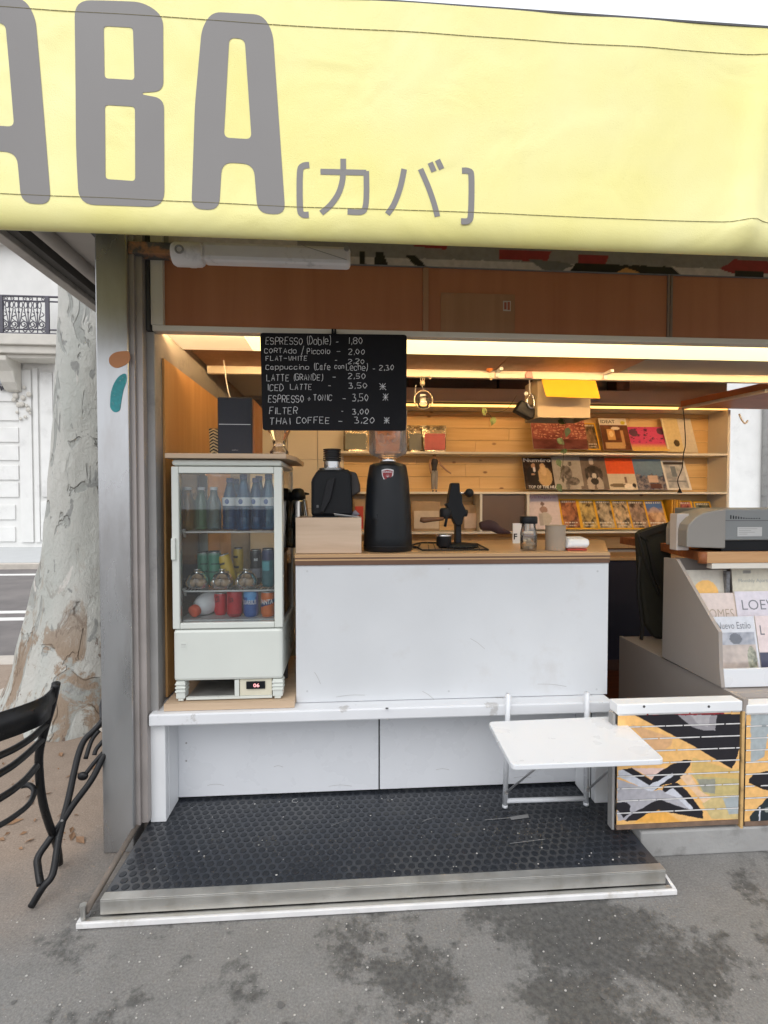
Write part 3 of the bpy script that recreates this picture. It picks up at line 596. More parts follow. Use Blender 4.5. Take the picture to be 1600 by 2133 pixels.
# tube lamp; the ceiling strip gets its lit look from emission
lamp = thing('ceiling_light', 'warm tube light behind the brown header panels with ceiling strip given a glow', 'ceiling light', (2.0, 2.25, zc))
part('strip_glow', MB().box(x_l0, 4.08, 2.15, 2.396, zc - .004, zc + .004), emit('warm_strip_glow', (1, .84, .36), STRIP_GLOW), lamp)
part('dim_strip_glow', MB().box(x_ld, x_l0 - .002, 2.15, 2.396, zc - .004, zc + .004), emit('dim_warm_strip_glow', (1, .66, .34), .62), lamp)
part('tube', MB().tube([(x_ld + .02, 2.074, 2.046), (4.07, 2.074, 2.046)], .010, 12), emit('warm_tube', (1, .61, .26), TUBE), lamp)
part('tube_light_shield', MB().box(x_ld, 4.085, 2.034, 2.098, 2.0305, 2.034).box(x_ld, 4.085, 2.034, 2.052, 2.0345, 2.075), m_white_gloss, lamp)  # unseen trough added to throw tube light backward, off the table
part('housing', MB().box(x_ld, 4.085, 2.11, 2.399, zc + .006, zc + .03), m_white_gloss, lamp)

# ================================================================== AWNING
YV = 1.35
def yellow_mat():
    m, t, b, N, L = nodes('yellow_awning_fabric'); tc = N('ShaderNodeTexCoord')
    nz = N('ShaderNodeTexNoise'); nz.inputs['Scale'].default_value = 1.6; nz.inputs['Detail'].default_value = 6; L(tc.outputs['Object'], nz.inputs[0])
    rp_ = N('ShaderNodeValToRGB'); e = rp_.color_ramp.elements; e[0].position = .3; e[1].position = .7; e[0].color = (*S(243,232,138), 1); e[1].color = (*S(250,244,182), 1); L(nz.outputs[0], rp_.inputs[0])
    n2 = N('ShaderNodeTexNoise'); n2.inputs['Scale'].default_value = 23; n2.inputs['Detail'].default_value = 8; n2.inputs['Roughness'].default_value = .7; L(tc.outputs['Object'], n2.inputs[0])
    mr = N('ShaderNodeMapRange'); mr.inputs[1].default_value = .66; mr.inputs[2].default_value = .78; mr.inputs[4].default_value = .35; L(n2.outputs[0], mr.inputs[0])
    mx = N('ShaderNodeMix'); mx.data_type = 'RGBA'; L(mr.outputs[0], mx.inputs[0]); L(rp_.outputs[0], mx.inputs[6]); mx.inputs[7].default_value = (*S(190,176,110), 1); L(mx.outputs[2], b.inputs['Base Color'])
    b.inputs['Roughness'].default_value = .42; b.inputs['Specular IOR Level'].default_value = .5
    wv = N('ShaderNodeTexNoise'); wv.inputs['Scale'].default_value = 420; L(tc.outputs['Object'], wv.inputs[0]); n3 = N('ShaderNodeTexNoise'); n3.inputs['Scale'].default_value = 4.5; n3.inputs['Distortion'].default_value = .8; L(tc.outputs['Object'], n3.inputs[0])
    ad = N('ShaderNodeMath'); ad.operation = 'MULTIPLY_ADD'; ad.inputs[1].default_value = 9; L(n3.outputs[0], ad.inputs[0]); L(wv.outputs[0], ad.inputs[2])
    bp = N('ShaderNodeBump'); bp.inputs['Strength'].default_value = .35; bp.inputs['Distance'].default_value = .003; L(ad.outputs[0], bp.inputs['Height']); L(bp.outputs[0], b.inputs['Normal']); return m
m_fab = yellow_mat(); m_stitch = M('dark_stitching', (.20,.17,.07), .8)
aw = thing('awning', 'yellow fabric awning with large grey lettering across the kiosk front', 'awning', (.4, YV, 2.0))
vz1, vz0 = 2.676, 2.062
ax0, ax1 = -1.75, 3.2
def crease(x, z):
    w_ = .009 * mnoise.noise((x * 1.5 + 4, z * .9, 1)) + .004 * mnoise.noise((x * 3.6, z * 2.6 + x, 5))
    if x < .5: return w_
    k = min((x - .5) / .4, 1)
    d = -w_ + .010 * mnoise.noise((x * 2.2, z * 1.2, 3)) * k
    s_ = x - (1.12 + .12 * (z - 2.1)); d += k * .022 * math.exp(-(s_ / .035) ** 2) * (1 if z < 2.45 else max(0, 1 - (z - 2.45) / .2))
    return -d
nx, nz_ = 240, 60; vs_, fs_ = [], []
for j in range(nz_ + 1):
    for i in range(nx + 1):
        x = ax0 + (ax1 - ax0) * i / nx; t = j / nz_
        if t < .80: z = vz1 - (vz1 - vz0 - .055) * t / .8; y = YV + crease(x, z)
        else:
            a = (t - .8) / .2 * math.pi * .62; z = vz0 + .055 - .06 * math.sin(a); y = YV + crease(x, vz0 + .05) * (1 - (t - .8) * 5) + .028 * (1 - math.cos(a))
        vs_.append((x, y, z))
for j in range(nz_):
    for i in range(nx): fs_.append((j*(nx+1)+i, j*(nx+1)+i+1, (j+1)*(nx+1)+i+1, (j+1)*(nx+1)+i))
val = part('valance', MB().add(vs_, fs_), m_fab, aw, smooth=True)
part('top_sheet', MB().hexa([(ax0, YV+.002, vz1-.006), (ax1, YV+.002, vz1-.006), (ax1, 2.05, 2.63), (ax0, 2.05, 2.63)], [(ax0, YV+.002, vz1-.002), (ax1, YV+.002, vz1-.002), (ax1, 2.05, 2.634), (ax0, 2.05, 2.634)]), m_fab, aw)
part('top_trim', MB().box(ax0, ax1, YV - .003, YV + .012, vz1, vz1 + .006), m_darkgrey, aw)
part('front_bar', MB().box(ax0, ax1, YV + .035, YV + .09, vz0 + .022, vz0 + .07), m_greymetal, aw, bev=.012)
for zz in (2.598, 2.132):
    mb = MB()
    n = 230
    for i in range(n):
        xa_, xb_ = ax0 + (ax1 - ax0) * i / n, ax0 + (ax1 - ax0) * (i + .95) / n
        za, zb_ = zz + .004 * mnoise.noise((xa_, zz, 0)), zz + .004 * mnoise.noise((xb_, zz, 0))
        mb.tube([(xa_, YV - .001 + crease(xa_, zz), za), (xb_, YV - .001 + crease(xb_, zz), zb_)], .0007, 4)
    o = part('stitch_line', mb, m_stitch, val); o['kind'] = 'stuff'
# lettering on the valance (traced in photo pixels onto the fabric plane)
m_let = M('grey_print_on_fabric', S(131,128,126), .55, .05, 2)
YL = YV - .0009
def drape(mb):                                            # cut the flat print finely and lay it on the creased fabric
    me = mesh_of('tmp', mb, None); bm = bmesh.new(); bm.from_mesh(me); bpy.data.meshes.remove(me)
    xs = [v.co.x for v in bm.verts]; zs = [v.co.z for v in bm.verts]
    for ax_, lo, hi in ((0, min(xs), max(xs)), (2, min(zs), max(zs))):
        c = lo + .02
        while c < hi - .004:
            n_ = [0, 0, 0]; n_[ax_] = 1; co = [0, 0, 0]; co[ax_] = c
            bmesh.ops.bisect_plane(bm, geom=bm.verts[:] + bm.edges[:] + bm.faces[:], plane_co=co, plane_no=n_); c += .02
    out = MB(); bm.verts.index_update(); out.v = [(v.co.x, v.co.y + crease(v.co.x, v.co.z), v.co.z) for v in bm.verts]; out.f = [tuple(v.index for v in f.verts) for f in bm.faces]; bm.free(); return out
def letter(name, loops, dx=0):
    L2 = []
    for lp, r in loops:
        W = [PY(u / 2, v / 2, YL) for u, v in lp]; L2.append([(p.x + dx, p.y) for p in round_poly([Vector((p.x, p.z, 0)) for p in W], r, 6)])
    vs, fs = filled(L2); part(name, drape(MB().add([(p[0], YL, p[1]) for p in vs], fs)), m_let, val)
LA = [([(796,868),(812,440),(842,120),(885,52),(1095,62),(1137,135),(1188,890),(1072,884),(1056,680),(924,672),(912,874)], .030), ([(956,158),(1020,164),(1047,576),(932,570)], .016)]
A_foot = PY(1188 / 2, 890 / 2, YL).x; A1 = PY(212 / 2, 838 / 2, YL).x
letter('letter', LA); letter('letter', LA, A1 - A_foot)
letter('letter', [([(312,2),(600,14),(682,70),(682,382),(596,388),(596,396),(684,412),(684,862),(328,852),(316,600)], .042), ([(434,112),(556,120),(562,336),(437,328)], .010), ([(438,438),(563,446),(563,754),(440,746)], .010)])
def stroke(name, lines, wd=.0152):
    mb = MB()
    for ln in lines: mb.ribbon(smooth_line([PY(u / 2, v / 2, YL) for u, v in ln], 5) if len(ln) > 2 else [PY(u / 2, v / 2, YL) for u, v in ln], wd, (0, -1, 0))
    part(name, drape(mb), m_let, val)
stroke('bracket_mark', [[(1288,684),(1262,688),(1249,716),(1249,860),(1260,888),(1286,890)]], .0165)
stroke('katakana_character', [[(1335,712),(1440,716),(1526,719)], [(1526,712),(1527,800),(1522,862),(1504,882),(1448,880)], [(1430,660),(1428,740),(1412,800),(1378,850),(1338,884)]])
stroke('katakana_character', [[(1684,705),(1668,780),(1642,850),(1614,892)], [(1752,705),(1784,780),(1808,850),(1822,904)], [(1792,679),(1808,716)], [(1822,668),(1840,706)]])
stroke('bracket_mark', [[(1924,713),(1952,716),(1963,740),(1961,890),(1950,922),(1920,924)]], .0165)
# folded arm
m_arm = M('off_white_arm', (.78,.75,.74), .4, .08, 9, .05, 60, dirt=(.32,.30,.29), dscale=12, dlo=.6, dhi=.8)
YA = 1.55
x0, x1, z0, z1 = rect(418, 506, 730, 545, YA)
arm = part('folding_arm', MB().box(x0, x1, YA, YA + .05, z0, z1), m_arm, aw, bev=.012)
c = PY(388, 524, YA); rad = (PY(388, 500, YA).z - PY(388, 549, YA).z) / 2
mb = MB().lathe([(rad * .85, -.05), (rad, -.04), (rad, .0), (rad*1.04, .005), (rad*1.04, .02), (rad, .025), (rad, .04), (rad * .85, .05)], (0,0,0), 24)
mb.v = [(c.x + p[2] * .9, c.y + .02 + p[1], c.z + p[0]) for p in mb.v]
part('arm_joint', mb, m_arm, arm, angle=40)
x0, x1, z0, z1 = rect(352, 506, 378, 545, YA)
part('joint_cap', MB().box(x0 + .004, x1, YA - .012, YA + .03, z0 + .006, z1), m_arm, arm, bev=.016)
x0, x1, z0, z1 = rect(398, 510, 422, 538, YA); part('joint_bolt', MB().box(x0, x1, YA - .008, YA + .04, z0, z1), m_arm, arm, bev=.004)
b_ = PY(373, 519, YA - .016); ring = [Vector((b_.x + .011 * math.cos(a), YA - .016, b_.z + .011 * math.sin(a))) for a in [k * math.pi / 8 for k in range(17)]]
part('eyelet', MB().tube(ring, .003, 6), m_greymetal, arm)
q = PY(722, 517, YA - .004); part('arm_pin', MB().tube([q + Vector((0, .006, 0)), q], .008, 12), m_greymetal, arm)
q0, q1 = PY(620, 508, YA - .002), PY(722, 541, YA - .002); part('arm_seam', MB().ribbon([q0, q1], .002, (0,-1,0)), m_greymetal, arm)
# ================================================================== ENTRY PLATFORM
pl = thing('entry_platform', 'low step platform with black coin-stud rubber mat and metal edge', 'platform', (.14, 1.85, 0))
fx0, fx1, fy0, fy1, fz = -.80, 1.085, 1.604, 2.19, .07
part('deck', MB().box(fx0, fx1, fy0 + .012, fy1, .03, fz - .003), m_darkgrey, pl)
mat = part('rubber_mat', MB().box(fx0 + .004, fx1 - .004, fy0 + .034, fy1 - .002, fz - .0028, fz), m_rubber, pl)
pitch = .0335; studs = []
row = 0; y = fy0 + .052
while y < fy1 - .06:
    x = fx0 + .024 + (pitch / 2 if row % 2 else 0)
    while x < fx1 - .02: studs.append((x, y)); x += pitch
    y += pitch * .87; row += 1
stud_mb = MB().lathe([(.0125, 0), (.0122, .0016), (.0112, .0022)], (0, 0, 0), 14)
stud_me = mesh_of('stud', stud_mb, m_stud)
for i, (x, y) in enumerate(studs[:300]):
    o = bpy.data.objects.new('stud', stud_me); C.objects.link(o); o.parent = mat; o.location = Vector((x, y, fz)) - BASE[pl]
mb = MB()
for (x, y) in studs[300:]: mb.lathe([(.0125, 0), (.0122, .0012), (.0112, .0017)], (x, y, fz), 12)
o = part('rubber_studs', mb, m_stud, mat); o['kind'] = 'stuff'
part('metal_nosing', MB().box(fx0 + .002, fx1, fy0, fy0 + .032, fz - .002, fz + .003).box(fx0 + .002, fx1, fy0, fy0 + .004, .024, fz - .0022), m_alu, pl, bev=.001)
part('lower_flange', MB().box(fx0 - .045, fx1 + .022, fy0 - .016, fy0 - .001, .014, .02), m_alu, pl)
part('painted_lip', MB().box(fx0 - .06, fx1 + .025, fy0 - .027, fy0 - .0165, .003, .022), m_lip, pl, bev=.003)
part('lip_end', MB().hexa([(fx0 - .06, fy0 - .018, .004), (fx0 - .048, fy0 - .018, .004), (fx0 - .042, fy0 + .03, .004), (fx0 - .052, fy0 + .03, .004)], [(fx0 - .06, fy0 - .018, .022), (fx0 - .048, fy0 - .018, .022), (fx0 - .042, fy0 + .03, .03), (fx0 - .052, fy0 + .03, .03)]), m_lip, pl)
part('lip_end', MB().hexa([(fx1 + .013, fy0 - .018, .004), (fx1 + .025, fy0 - .018, .004), (fx1 + .025, fy0 + .035, .004), (fx1 + .016, fy0 + .035, .004)], [(fx1 + .013, fy0 - .018, .022), (fx1 + .025, fy0 - .018, .022), (fx1 + .025, fy0 + .035, .03), (fx1 + .016, fy0 + .035, .03)]), m_lip, pl)
part('side_rail', MB().tube([(fx0 - .043, fy0 + .0, .036), (fx0 - .02, 2.08, .105)], .011, 8), M('rusty_rail', (.17,.14,.115), .7, .3, 20, .2, 60), pl, smooth=True)
part('rail_bolt', MB().tube([(fx0 - .046, fy0 - .008, .01), (fx0 - .046, fy0 - .008, .062)], .008, 10).tube([(fx0 - .046, fy0 - .008, .062), (fx0 - .046, fy0 - .008, .068)], .011, 6), m_alu, pl)
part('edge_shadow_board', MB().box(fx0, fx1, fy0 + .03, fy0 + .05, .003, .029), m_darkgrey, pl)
cr_ = random.Random(9); mb = MB()
for k in range(60):
    x, y = cr_.uniform(-.7, 1.03), cr_.uniform(1.65, 2.1); s_ = cr_.uniform(.0012, .0035)
    mb.ball((x, y, fz + .0025), s_, 6, (1.2, 1, .4))
o = part('paint_specks', mb, M('pale_specks', (.55,.53,.50), .8), pl); o['kind'] = 'stuff'
mb = MB()                                                                    # scuffs and a torn strip of tape
for (a, b_, w_) in (((1010,1708),(1098,1700),.004), ((1062,1757),(1135,1748),.003), ((690,1720),(730,1705),.0015), ((375,1697),(410,1676),.0015), ((880,1712),(905,1703),.002)):
    p, q = PZ(*a, fz + .003), PZ(*b_, fz + .003); mid = (p + q) / 2 + Vector((cr_.uniform(-.01, .01), 0, 0)); mb.ribbon(smooth_line([p, mid, q], 5), w_, (0, 0, 1))
p = PZ(615, 1668, fz + .003); mb.ribbon([p + Vector((.013 * math.cos(a), .013 * math.sin(a), 0)) for a in [k * .5 for k in range(2, 13)]], .004, (0, 0, 1))
mb.prism([PZ(1062, 1702, fz + .0026), PZ(1100, 1696, fz + .0026), PZ(1102, 1703, fz + .0026), PZ(1065, 1708, fz + .0026)], (0, 0, .0005))
o = part('scuff_marks', mb, M('grey_scuffs', (.26,.26,.26), .7), pl); o['kind'] = 'stuff'

# ================================================================== LOW WHITE CABINET UNDER THE COUNTER
cab = thing('low_cabinet', 'low white painted cabinet with ledge under the counter and fridge', 'cabinet', (.15, 2.1, .07))
lz1, lz0 = .517, .47
lx0, lx1 = PY(309, 1490, 1.95).x, PY(1278, 1480, 1.95).x
part('ledge', MB().box(lx0, lx1, 1.95, 2.6, lz0, lz1), M('worn_white_ledge', (.74,.75,.77), .5, .05, 5, .1, 40, dirt=(.52,.51,.50), dscale=4, dlo=.60, dhi=.63), cab, bev=.006)
sx0, sx1 = PY(312, 1600, 1.985).x, PY(345, 1600, 1.985).x
part('stile', MB().box(sx0, sx1, 1.985, 2.02, .071, lz0), m_white, cab, bev=.003)
part('stile', MB().box(sx1 + .001, PY(367, 1580, 2.12).x, 2.02, 2.125, .073, lz0), m_white, cab, bev=.003)
rx0, rx1 = PY(1240, 1570, 1.985).x, PY(1277, 1570, 1.985).x
part('stile', MB().box(rx0, rx1, 1.985, 2.02, .071, lz0), m_white, cab, bev=.003)
part('stile', MB().box(rx0 - .02, rx0 - .001, 2.02, 2.125, .073, lz0), m_white, cab, bev=.003)
xm = PY(790, 1580, 2.13).x
for a, b_ in ((sx1 - .02, xm - .003), (xm + .003, rx0 + .01)): part('cabinet_door', MB().box(a, b_, 2.128, 2.145, .082, lz0 - .012), m_white_gloss, cab, bev=.002)
for (a, b_, z_) in ((sx1 + .12, sx1 + .19, .13), (xm - .22, xm - .12, .105), (xm + .25, xm + .31, .16), (rx0 - .30, rx0 - .22, .11), (sx1 + .4, sx1 + .44, .2)):
    o = part('scuff', MB().ribbon(smooth_line([(a, 2.1275, z_), ((a + b_) / 2, 2.1275, z_ + .004), (b_, 2.1275, z_ - .003)], 4), .0018, (0, -1, 0)), M('grey_scuff', (.42,.41,.40), .7), cab)
part('cabinet_back', MB().box(sx1 - .03, rx1, 2.147, 2.155, .072, lz0), m_darkgrey, cab)
part('catch', MB().box(xm + .03, xm + .042, 2.12, 2.128, .44, .458), m_darkgrey, cab)
mb = MB()
for u, v in ((388, 1548), (388, 1585)):
    p = PY(u, v, 2.127); mb = MB().tube([p + Vector((0, .003, 0)), p], .004, 8); part('screw', mb, m_greymetal, cab)
p = PZ(806, 1476, lz1 + .001); part('screw', MB().tube([p, p + Vector((0, 0, .002))], .006, 10), m_darkgrey, cab)
part('fridge_board', MB().box(PY(340, 1450, 1.97).x, PY(613, 1455, 1.97).x, 1.975, 2.55, lz1 + .002, lz1 + .03), m_ply, cab)

# ================================================================== COUNTER
ctr = thing('counter', 'white panelled counter with plywood worktop', 'counter', (.44, 2.3, .52))
kx0, kx1, kz1 = -.221, 1.094, 1.098
part('front_panel', MB().box(kx0, kx1, 2.02, 2.05, lz1 + .002, kz1 - .016), m_counter, ctr, bev=.002)
for u, v in ((640, 1190), (640, 1440), (1245, 1190), (1243, 1436), (935, 1185), (935, 1440)):
    p = PY(u, v, 2.0195); part('filled_screw', MB().tube([p + Vector((0, .001, 0)), p], .0045, 10), M('filler', (.52,.53,.54), .7), ctr)
for a, b_ in (((700, 1452), (760, 1448)), ((880, 1440), (905, 1458)), ((1120, 1425), (1180, 1430)), ((980, 1330), (1010, 1352)), ((655, 1400), (668, 1425))):
    p, q = PY(*a, 2.0192), PY(*b_, 2.0192); part('scuff', MB().ribbon(smooth_line([p, (p + q) / 2 + Vector((0, 0, .004)), q], 4), .0016, (0, -1, 0)), M('grey_scuff', (.42,.41,.40), .7), ctr)
part('side_panel', MB().box(kx0 + .002, kx0 + .03, 2.052, 2.62, lz1 + .002, kz1 - .016), m_counter, ctr)
part('side_panel', MB().box(kx1 - .03, kx1 - .002, 2.052, 2.62, .08, kz1 - .016), m_navy, ctr)
part('worktop_edge_board', MB().box(kx0 - .001, kx1 + .001, 2.014, 2.66, kz1 - .015, kz1 + .003), m_plydark, ctr)
for k in range(4): part('plywood_layer', MB().box(kx0 - .002, kx1 + .002, 2.012 + .0012 * (k % 2), 2.66, kz1 + .0035 + k * .0065, kz1 + .0095 + k * .0065), m_worktop if k % 2 == 0 or k == 3 else m_plydark, ctr)
WT = kz1 + .0295                                                              # worktop height
xx = [PZ(1268, 1160, WT).x, PZ(1332, 1165, WT).x]
part('flap_shelf', MB().prism([(kx1 + .004, 2.03, WT - .03), (kx1 + .30, 2.62, WT - .03), (kx1 + .30, 2.66, WT - .03), (kx1 + .004, 2.66, WT - .03)], (0, 0, .028)), m_worktop, ctr)

# ================================================================== DISPLAY FRIDGE
YF = 1.985
fx0_, fx1_ = PY(358, 1150, YF).x, PY(588, 1150, YF).x; fz0, fz1 = lz1 + .034, PY(470, 957, YF).z; fyb = YF + .40
fg = thing('display_fridge', 'small white countertop fridge with glass door and drinks inside', 'fridge', ((fx0_ + fx1_) / 2, YF + .2, fz0))
zd0, zd1 = PY(470, 1309, YF).z, PY(470, 972, YF).z
zg0, zg1 = PY(470, 1297, YF).z, PY(470, 986, YF).z; gx0, gx1 = PY(373, 1140, YF).x, PY(571, 1140, YF).x
part('top_cap', MB().box(fx0_, fx1_, YF + .002, fyb, zd1 + .003, fz1), m_fridge, fg, bev=.012)
dr = part('door_frame', MB().box(fx0_, gx0, YF, YF + .035, zd0, zd1).box(gx1, fx1_, YF, YF + .035, zd0, zd1).box(gx0 + .0005, gx1 - .0005, YF, YF + .035, zg1, zd1).box(gx0 + .0005, gx1 - .0005, YF, YF + .035, zd0, zg0), m_fridge, fg, bev=.003)
part('door_glass', MB().box(gx0 + .001, gx1 - .001, YF + .016, YF + .020, zg0 + .001, zg1 - .001), m_fridgeglass, dr)
x0, x1, z0, z1 = rect(355.5, 1121, 365, 1167, YF - .012); part('handle', MB().box(x0, x1, YF - .012, YF + .02, z0, z1), m_fridge, dr, bev=.004)
zb1 = zd0 - .003; zb0 = PY(470, 1418, YF).z
part('lower_panel', MB().box(fx0_ + .001, fx1_ - .001, YF + .002, fyb, zb0, zb1), m_fridge, fg, bev=.012)
part('inner_floor', MB().box(fx0_ + .012, fx1_ - .012, YF + .04, fyb - .012, zb1 + .001, zg0 + .004), M('fridge_liner', (.62,.63,.62), .5), fg)
for x in (fx0_ + .002, fx1_ - .020):
    for yy in (YF + .038, fyb - .022): part('corner_pillar', MB().box(x, x + .018, yy, yy + .02, zb1 + .001, zd1), m_fridge, fg)
part('side_glass', MB().box(fx0_ + .006, fx0_ + .009, YF + .06, fyb - .024, zg0, zd1 - .01), m_fridgeglass, fg)
part('side_glass', MB().box(fx1_ - .009, fx1_ - .006, YF + .06, fyb - .024, zg0, zd1 - .01), m_fridgeglass, fg)
part('back_glass', MB().box(fx0_ + .022, fx1_ - .022, fyb - .008, fyb - .005, zg0, zd1 - .01), m_fridgeglass, fg)
part('shelf_rail', MB().box(PY(427, 1150, fyb-.03).x, PY(427, 1150, fyb-.03).x + .012, fyb - .03, fyb - .02, zg0, zd1 - .02), m_fridge, fg)
SHZ = []
for v in (1108, 1230):
    z = PY(470, v, YF + .06).z; SHZ.append(z); a, b_ = gx0 + .002, gx1 - .001
    sh = part('wire_shelf', MB().tube([(a, YF + .05, z), (b_, YF + .05, z)], .004, 8), M('white_wire', (.75,.75,.73), .4), fg, smooth=True)
    part('shelf_wire', MB().tube([(a, fyb - .035, z), (b_, fyb - .035, z)], .003, 6), MATS['white_wire'], sh)
    mb = MB()
    for k in range(26): xx_ = a + (b_ - a) * (k + .5) / 26; mb.tube([(xx_, YF + .05, z + .003), (xx_, fyb - .035, z + .003)], .0014, 5)
    o = part('shelf_wires', mb, MATS['white_wire'], sh); o['kind'] = 'stuff'
    for xx_ in (a - .002, b_ + .002): part('shelf_clip', MB().prism([(xx_ - .004, YF + .042, z + .012), (xx_ - .004, YF + .07, z + .012), (xx_ - .004, YF + .07, z - .022)], (.008, 0, 0)), MATS['white_wire'], sh)
# base with two ribbed feet, open drip tray and red display
bz0 = fz0
for (ua, ub) in ((364, 386), (566, 590)):
    x0, x1 = PY(ua, 1430, YF).x, PY(ub, 1430, YF).x
    ft = part('foot', MB().box(x0 + .003, x1 - .003, YF + .004, YF + .05, bz0 + .010, zb0 - .001).box(x0 + .01, x1 - .01, YF + .006, YF + .045, bz0, bz0 + .0095), m_fridge, fg, bev=.002)
    for k in range(3): part('foot_rib', MB().box(x0, x1, YF, YF + .054, zb0 - .015 - k * .0145, zb0 - .008 - k * .0145), m_fridge, ft, bev=.002)
part('base_rail', MB().box(PY(386, 1440, YF).x, PY(566, 1440, YF).x, YF + .01, YF + .02, bz0 + .002, bz0 + .012), m_fridge, fg)
part('base_tray', MB().prism([(PY(388, 1440, YF).x, YF + .02, bz0 + .010), (PY(486, 1440, YF).x, YF + .02, bz0 + .010), (PY(486, 1440, YF).x, YF + .22, bz0 + .010), (PY(388, 1440, YF).x, YF + .22, bz0 + .010)], (0, 0, .003)), m_alu, fg)
part('base_back', MB().box(fx0_ + .01, fx1_ - .01, YF + .23, YF + .24, bz0 + .001, zb0 - .001), m_darkgrey, fg)
part('base_divider', MB().box(PY(488, 1440, YF).x, PY(497, 1440, YF).x, YF + .008, YF + .05, bz0 + .013, zb0 - .001), m_fridge, fg)
x0, x1, z0, z1 = rect(498, 1420, 565, 1447, YF)
pn = part('control_panel', MB().box(x0, x1, YF + .014, YF + .03, bz0 + .013, zb0 - .001), M('cream_panel', (.70,.66,.52), .5), fg)
x0, x1, z0, z1 = rect(513, 1420, 552, 1435, YF + .008); dp = part('display', MB().box(x0, x1, YF + .008, YF + .0138, z0, z1), m_blackp, pn)
xm_ = (x0 + x1) / 2; tm = text_mb('06', (xm_ - .009, YF + .0072, z0 + .007), (1,0,0), (0,0,1), .024, z1 - z0 - .014, .02); part('red_digits', tm, emit('red_led', (1, .03, .03), .9), dp)
x0, x1, z0, z1 = rect(376, 1338, 389, 1352, YF + .0015); st = part('sticker', MB().box(x0, x1, YF + .0008, YF + .0018, z0, z1), m_fridge, fg); part('sticker_line', MB().box(x0 + .003, x1 - .003, YF + .0002, YF + .0007, z0 + .016, z0 + .018).box(x0 + .003, x1 - .003, YF + .0002, YF + .0007, z0 + .008, z0 + .009), m_greymetal, st)

# ---- drinks and food in the fridge
def can(name, label, u0, u1, vb, zb_, Y, base, bands=None, text=None, tcol=None, tilt=0, h=None, group=None, tz=.55, thh=.03, shape_cols=None):
    r = (PY(u1, vb, Y).x - PY(u0, vb, Y).x) / 2; cx = (PY(u0, vb, Y).x + PY(u1, vb, Y).x) / 2; h = h or r * 3.6
    t = thing(name, label, 'drink can', (cx, Y + r, zb_), group, rot=(0, tilt, 0) if tilt else None)
    n, ns = 28, 24; prof = [(r*.80, 0), (r*.86, .004)] + [(r, .012 + (h - .03) * k / ns) for k in range(ns + 1)] + [(r*.90, h - .006)]
    mb = MB().lathe(prof, (0,0,0), n, cap=False); body = part('can_body', mb, m_print, t, smooth=True, local=True, recalc=True)
    P = np.array(mb.v); cols = np.zeros((len(P), 3)); cols[:] = base
    ang = np.degrees(np.arctan2(P[:,0], -P[:,1])); zz = P[:,2] / h
    if bands:
        for fn, col in bands: cols[fn(ang, zz)] = col
    cols[zz > .985] = (.6,.6,.6); set_col(body.data, cols)
    part('lid', MB().lathe([(r*.90, h - .006), (r*.86, h), (r*.80, h - .004), (.001, h - .004)], (0,0,0), 24), M('can_lid', (.7,.7,.7), .3, metal=.9), t, smooth=True, local=True)
    if text:
        for (s_, w_, hh, zc_, a0, it) in text:
            vs, fs = text_geo(s_, .02); q = MB(); pts = []
            for p in vs:
                a = a0 + (p[0] - .5) * w_ / r; pts.append(((r + .0007) * math.sin(a), -(r + .0007) * math.cos(a), h * zc_ + (p[1] - .5) * hh + (p[0] - .5) * it))
            q.add(pts, fs); part('can_lettering', q, tcol, t, local=True)
    return t
m_tw = M('white_print', (.8,.8,.8), .4); m_td = M('dark_red_print', (.20,.015,.02), .4); m_tk = M('black_print', (.02,.02,.02), .4)
zfl = zg0 + .005
red = S(196,42,48)
can('drink_can', 'red soda can with dark script lettering nearest the milk bottle in the fridge', 443, 470, 1280, zfl, YF + .10, red, None, [('ca', .022, .026, .72, -.3, .006)], m_td)
can('drink_can', 'red soda can with small white square mark in the fridge bottom', 469, 502, 1290, zfl, YF + .062, S(190,40,46), [(lambda a, z: z < .12, S(150,40,44))], [('la', .022, .028, .66, -.25, .008)], m_td)
x_ = PY(486, 1283, YF + .06); sq = MB()
can('drink_can', 'blue sports drink can with white lettering in the fridge bottom', 504, 536, 1292, zfl, YF + .060, S(58,92,158), [(lambda a, z: (z > .72), S(96,160,216)), (lambda a, z: (z > .62) & (np.abs(a - 10) < 30), S(96,160,216)), (lambda a, z: a > 58, S(120,120,170))], [('AQUARIUS', .078, .022, .54, -.35, 0)], m_tw)
can('drink_can', 'orange soda can with white lettering on navy swoosh in the fridge', 541, 571, 1292, zfl, YF + .058, S(214,108,40), [(lambda a, z: (z > .46 + a * .0014) & (z < .62 + a * .0014), S(40,60,110))], [('FANTA', .056, .020, .60, -.08, .004)], m_tw)
gcol = S(66,128,104); gb = [(lambda a, z: (z > .62) & (z < .66) & (a > -20) & (a < 70), S(20,40,36)), (lambda a, z: (z > .40) & (z < .43) & (a > -50) & (a < 60), S(20,40,36)), (lambda a, z: (z > .9), S(130,150,140))]
s2 = SHZ[1] + .006
can('drink_can', 'green drink can furthest left on the middle fridge shelf', 408, 434, 1205, s2, YF + .15, gcol, gb, h=.142)
can('drink_can', 'green drink can with silver lid beside the yellow can', 430, 458, 1210, s2, YF + .125, gcol, gb, h=.146)
yb_ = [(lambda a, z: (z > .70) & (z < .75) & (a < 10), S(30,26,10)), (lambda a, z: (z > .40) & (z < .45) & (a < 20), S(30,26,10))]
can('drink_can', 'yellow drink can leaning sideways on the middle fridge shelf', 468, 495, 1200, s2, YF + .13, S(206,170,40), yb_, tilt=R(-17), h=.138)
can('drink_can', 'yellow drink can standing in shadow at the back of the middle shelf', 484, 505, 1190, s2, YF + .24, S(190,158,50), yb_, h=.15)
